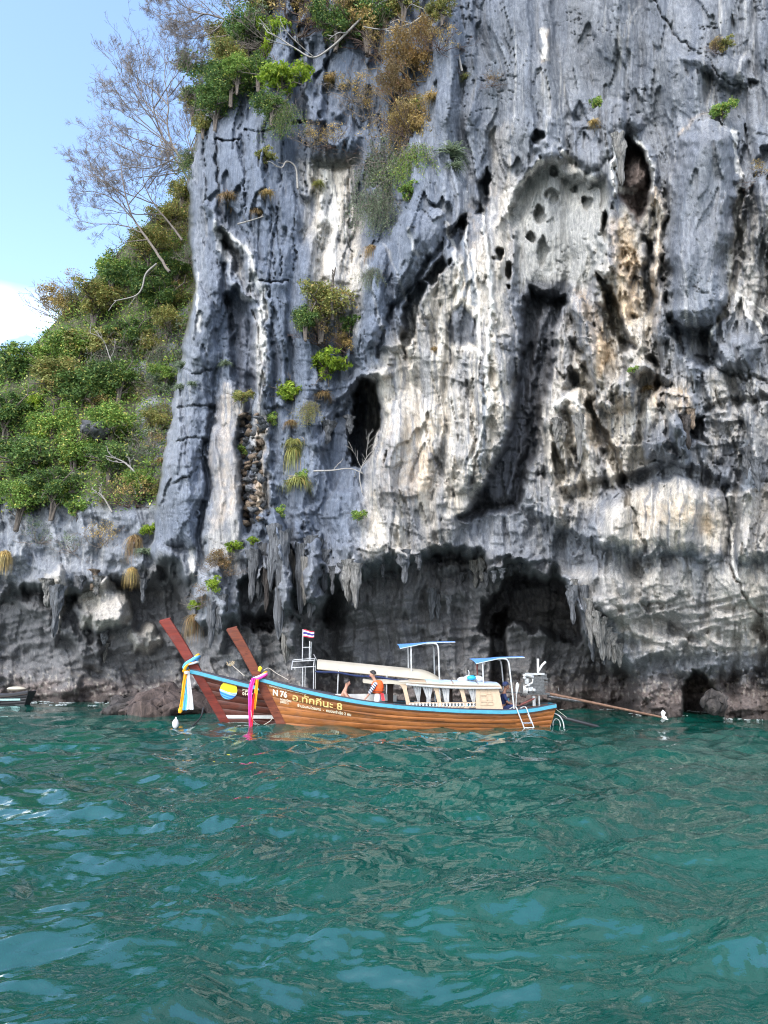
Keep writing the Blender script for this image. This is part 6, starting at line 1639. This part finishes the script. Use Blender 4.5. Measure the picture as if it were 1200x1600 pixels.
branch([(182, 590), (172, 560), (160, 530), (140, 520)], 46.5, .05, 'pale bare stem among the dark hillside crowns', L_PALE, 8, 5, 2, .4)
branch([(222, 762), (208, 735), (190, 720), (165, 712)], 41.0, .07, 'pale dead stem leaning over the low cliff', L_PALE, 9, 4, 2, .4)
branch([(212, 772), (206, 745), (202, 715)], 41.2, .05, 'short pale trunk beside the leaning dead stem', L_PALE, 10, 4, 2, .4)
branch([(175, 800), (160, 775), (145, 765)], 41.2, .06, 'dead stem sloping down from the flat dark crown', L_PALE, 11, 4, 2, .4)
branch([(372, 350), (390, 345), (412, 338)], None, .05, 'pale stick jutting from the left wall under a tuft', L_PALE, 12, 2, 1, .2)

# ------------------------------------------------------------------ stalactites, rubble and rocks
def lump(rs, rx, ry, rz, bumps=.25, nu=18, nv=12, taper=0.0):
    V, F = [], []
    ph = rs.uniform(0, 6.28, 6)
    for j in range(nv + 1):
        f = j / nv; th = math.pi * f
        for i in range(nu):
            q = 2 * math.pi * i / nu
            k = 1 + bumps * (.5 * math.sin(3 * q + ph[0] + 2 * f) + .35 * math.sin(5 * q + ph[1] - 3 * f) + .3 * math.sin(9 * f + ph[2] + q) + .25 * math.sin(8 * q + ph[3]))
            V.append((rx * k * math.cos(q) * math.sin(th), ry * k * math.sin(q) * math.sin(th), rz * (1 + .1 * math.sin(4 * q + ph[4])) * math.cos(th)))
    F = [(j * nu + i, (j + 1) * nu + i, (j + 1) * nu + (i + 1) % nu, j * nu + (i + 1) % nu) for j in range(nv) for i in range(nu)]
    return np.array(V), np.array(F)
def drip_mesh(seed):
    """A hanging column: fluted, knobbly, tapering unevenly to a blunt tip, unit length."""
    rs = np.random.RandomState(seed); nu, nv = 28, 40; ph = rs.uniform(0, 6.28, 8)
    q, f = np.meshgrid(np.arange(nu) * 2 * np.pi / nu, np.linspace(0, 1, nv + 1))
    r = .42 + .58 * (1 - f) ** .8 + .3 * np.clip(1 - f * 3, 0, 1) ** 2; r = r * np.clip((1 - f) * 7, 0, 1) ** .5 * (1 + .16 * np.sin(6 * f + ph[0]) + .12 * np.sin(13 * f + ph[1]))
    c1, c2 = np.cos(q) * 1.3, np.sin(q) * 1.3
    r = r * (1 + .34 * fbm(c1 + 3 * f + seed, c2 + 4 * f, 3, seed % 50) + .5 * np.abs(gn(c1 * 1.7 + seed, c2 * 1.7 + f * 1.2, 7)) - .15)
    z = -f + .03 * fbm(c1 * 2, c2 * 2 + f * 6, 2, 9) - .12 * (f > .8) * np.abs(gn(c1 * 2 + seed, c2 * 2, 4))
    V = np.stack([r * np.cos(q) + .22 * np.sin(2.5 * f + ph[5]) + .08 * np.sin(9 * f + ph[6]), r * np.sin(q), z], -1).reshape(-1, 3)
    return np_mesh('stalactite', V, np.array([(j * nu + i, (j + 1) * nu + i, (j + 1) * nu + (i + 1) % nu, j * nu + (i + 1) % nu) for j in range(nv) for i in range(nu)]))
M_ROCK_PALE = rock_mat('pale_flowstone', False, (0.145, 0.142, 0.135))
M_ROCK_GREY = rock_mat('grey_flowstone', False, (0.085, 0.09, 0.098))
M_ROCK_DARK = rock_mat('dark_rock', False, (0.045, 0.04, 0.038))
M_ROCK_SHELF = rock_mat('tidal_rock', False, (0.06, 0.045, 0.04))
M_ROCK_BROWN = rock_mat('brown_rock', False, (0.15, 0.115, 0.085))
DRIPS = [drip_mesh(500 + k) for k in range(6)]
_dc = {}
def drip(px, py, w, l, mat, out=.6, k=0):
    key = (k % 6, mat.name)
    if key not in _dc:
        m = DRIPS[k % 6].copy(); m.materials.clear(); m.materials.append(mat); _dc[key] = m
    p = surf(px, py, out * .45); s = scale_at(p)
    o = link('stalactite', _dc[key], None, cliff, True); o.location = p; o.scale = (w * s, w * s, l * s * 1.03); o.rotation_euler = (0, 0, k * 1.3)
    return o
k = 0
for px, py, w, l, mat, out in [
    (428, 820, 9, 95, M_ROCK_GREY, .5), (440, 830, 12, 150, M_ROCK_GREY, .8), (452, 860, 13, 155, M_ROCK_PALE, .9), (460, 880, 9, 120, M_ROCK_GREY, .7), (472, 850, 9, 100, M_ROCK_GREY, .5), (486, 840, 12, 115, M_ROCK_GREY, .7), (478, 870, 7, 70, M_ROCK_PALE, .6),
    (395, 860, 9, 75, M_ROCK_GREY, .5), (408, 850, 8, 80, M_ROCK_GREY, .5), (418, 880, 6, 70, M_ROCK_DARK, .4), (545, 875, 9, 60, M_ROCK_PALE, .6), (556, 880, 8, 65, M_ROCK_PALE, .6), (535, 880, 6, 40, M_ROCK_GREY, .5), (520, 885, 5, 40, M_ROCK_GREY, .4), (508, 860, 8, 60, M_ROCK_GREY, .4),
    (632, 860, 9, 48, M_ROCK_GREY, .6), (598, 880, 4, 20, M_ROCK_GREY, .4), (655, 868, 5, 22, M_ROCK_GREY, .4), (676, 872, 6, 32, M_ROCK_GREY, .5), (690, 880, 5, 28, M_ROCK_GREY, .5),
    (742, 875, 7, 40, M_ROCK_PALE, .7), (752, 872, 6, 34, M_ROCK_PALE, .7), (735, 890, 4, 22, M_ROCK_GREY, .6), (760, 895, 4, 22, M_ROCK_GREY, .6), (772, 892, 4, 18, M_ROCK_GREY, .6), (784, 888, 5, 16, M_ROCK_GREY, .6), (798, 882, 4, 16, M_ROCK_GREY, .6), (720, 895, 4, 26, M_ROCK_GREY, .6), (812, 880, 4, 14, M_ROCK_GREY, .6),
    (673, 920, 7, 46, M_ROCK_GREY, .5), (684, 928, 5, 40, M_ROCK_GREY, .5), (700, 930, 5, 30, M_ROCK_GREY, .5),
    (893, 915, 7, 55, M_ROCK_GREY, .9), (898, 905, 5, 40, M_ROCK_PALE, .9), (912, 915, 6, 70, M_ROCK_GREY, .9), (920, 935, 7, 66, M_ROCK_PALE, .9), (930, 955, 8, 52, M_ROCK_PALE, .9), (938, 965, 8, 60, M_ROCK_PALE, .9), (948, 980, 7, 46, M_ROCK_PALE, .9), (957, 990, 7, 42, M_ROCK_PALE, .9), (966, 1005, 6, 34, M_ROCK_PALE, .9), (925, 990, 5, 40, M_ROCK_GREY, .8), (942, 1000, 5, 36, M_ROCK_GREY, .8),
    (78, 905, 10, 40, M_ROCK_PALE, .6), (90, 915, 9, 72, M_ROCK_GREY, .7), (152, 900, 8, 28, M_ROCK_PALE, .5), (146, 890, 7, 30, M_ROCK_BROWN, .5), (165, 985, 6, 22, M_ROCK_GREY, .4), (166, 1005, 4, 28, M_ROCK_PALE, .5), (128, 900, 5, 22, M_ROCK_GREY, .4), (225, 905, 5, 34, M_ROCK_GREY, .5), (345, 930, 9, 55, M_ROCK_GREY, .5), (332, 940, 7, 66, M_ROCK_GREY, .5),
    (867, 655, 6, 36, M_ROCK_PALE, .4), (880, 660, 6, 30, M_ROCK_PALE, .4), (902, 650, 7, 70, M_ROCK_PALE, .5), (1072, 650, 7, 50, M_ROCK_DARK, .6), (1080, 640, 6, 30, M_ROCK_BROWN, .7), (1168, 700, 8, 60, M_ROCK_GREY, .5), (1180, 715, 7, 50, M_ROCK_GREY, .5), (546, 650, 7, 28, M_ROCK_GREY, .6), (512, 660, 8, 32, M_ROCK_GREY, .6), (966, 212, 8, 80, M_ROCK_PALE, .5)]:
    drip(px, py, w, l, mat, out, k); k += 1
rub_me = []
for j in range(6):
    rs = np.random.RandomState(600 + j); V_ = np.array([(x, y, z) for x in (-1, 1) for y in (-.8, .8) for z in (-.7, .7)], float) * rs.uniform(.45, 1.15, (8, 3)); F_ = np.array([(0, 1, 3, 2), (4, 6, 7, 5), (0, 4, 5, 1), (2, 3, 7, 6), (0, 2, 6, 4), (1, 5, 7, 3)]); m = np_mesh('rubble_rock', V_, F_); m.materials.append(M_ROCK_BROWN if j % 3 else M_ROCK_GREY); rub_me.append(m)
rr = random.Random(9)
for j in range(64):
    t_ = j / 63; px = 394 + rr.uniform(-17, 17); py = 645 + t_ * 175 + rr.uniform(-4, 4)
    p = surf(px, py, .15); s = scale_at(p) * rr.uniform(5, 10)
    o = link('rubble_rock', rub_me[j % 6], None, cliff); o.location = p; o.scale = (s, s, s * rr.uniform(.55, .9)); o.rotation_euler = (rr.uniform(-.6, .6), rr.uniform(-.6, .6), rr.uniform(0, 6))
def boulder(px, py, Y, rx, ry, rz, mat, label, seed, z=None):
    V_, F_ = lump(np.random.RandomState(seed), rx, ry, rz, .12, 44, 28); V_ = V_ + rx * np.stack([.26 * fbm(V_[:, 0] * 1.6 / rx + c * 7 + seed, V_[:, 2] * 1.6 / rx + V_[:, 1] * 1.3 / rx, 4, 90 + c) for c in range(3)], 1)
    o = link('boulder', np_mesh('boulder', V_, F_), mat, None, True); o.location = at(px, py, Y)
    if z is not None: o.location.z = z
    return tag(o, label, 'rock')
boulder(1116, 1098, 28.3, .42, .5, .42, M_ROCK_DARK, 'dark round boulder in the mouth of the small sea cave', 701)
boulder(262, 1096, 33.0, 2.0, 1.6, .62, M_ROCK_SHELF, 'low brown rock shelf at the waterline left of the far prow', 702, .15)
boulder(205, 1102, 34.0, 1.3, 1.2, .45, M_ROCK_DARK, 'flat dark rock awash beside the brown shelf', 703, .05)
boulder(152, 672, 43.6, .9, .7, .5, M_ROCK_GREY, 'grey boulder showing among the bushes on the hillside', 704)
# white wash along the foot of the rock
rs = np.random.RandomState(800); m = MB()
for px, py, w in [(55, 1098, 12), (75, 1100, 9), (96, 1102, 14), (150, 1103, 8), (180, 1104, 10), (238, 1106, 16), (215, 1105, 8), (20, 1098, 10), (1180, 1126, 5)]:
    c = at(px, py, (CAM_H) / math.tan(math.atan((py - 800) / FOC) - PITCH)); s = w * scale_at(c)
    for q in range(14):
        x, y = c.x + rs.normal() * s * .55, c.y + rs.normal() * s * .35 - .3
        m.ball((x, y, .03 * rs.rand()), (s * rs.uniform(.06, .22), s * rs.uniform(.08, .2), .025 + .035 * rs.rand()), 8, 5)
for i in range(4, NU - 4, 3):
    jj = np.argmax(PZ[:, i] < 0.02)
    if jj == 0 or gn(np.float32(GU[i] / 34), np.float32(3.3), 76) < .02: continue
    for q in range(3):
        x, y = PX[jj, i] + rs.normal() * .10, PY[jj, i] - .10 - abs(rs.normal()) * .16
        m.ball((x, y, .02 * rs.rand()), (rs.uniform(.03, .13), rs.uniform(.04, .10), rs.uniform(.012, .035)), 7, 4)
fo = m.build('foam', plain('sea_foam', (.26, .29, .29), .9), None); tag(fo, 'white foam washing along the foot of the rocks', kind='stuff')
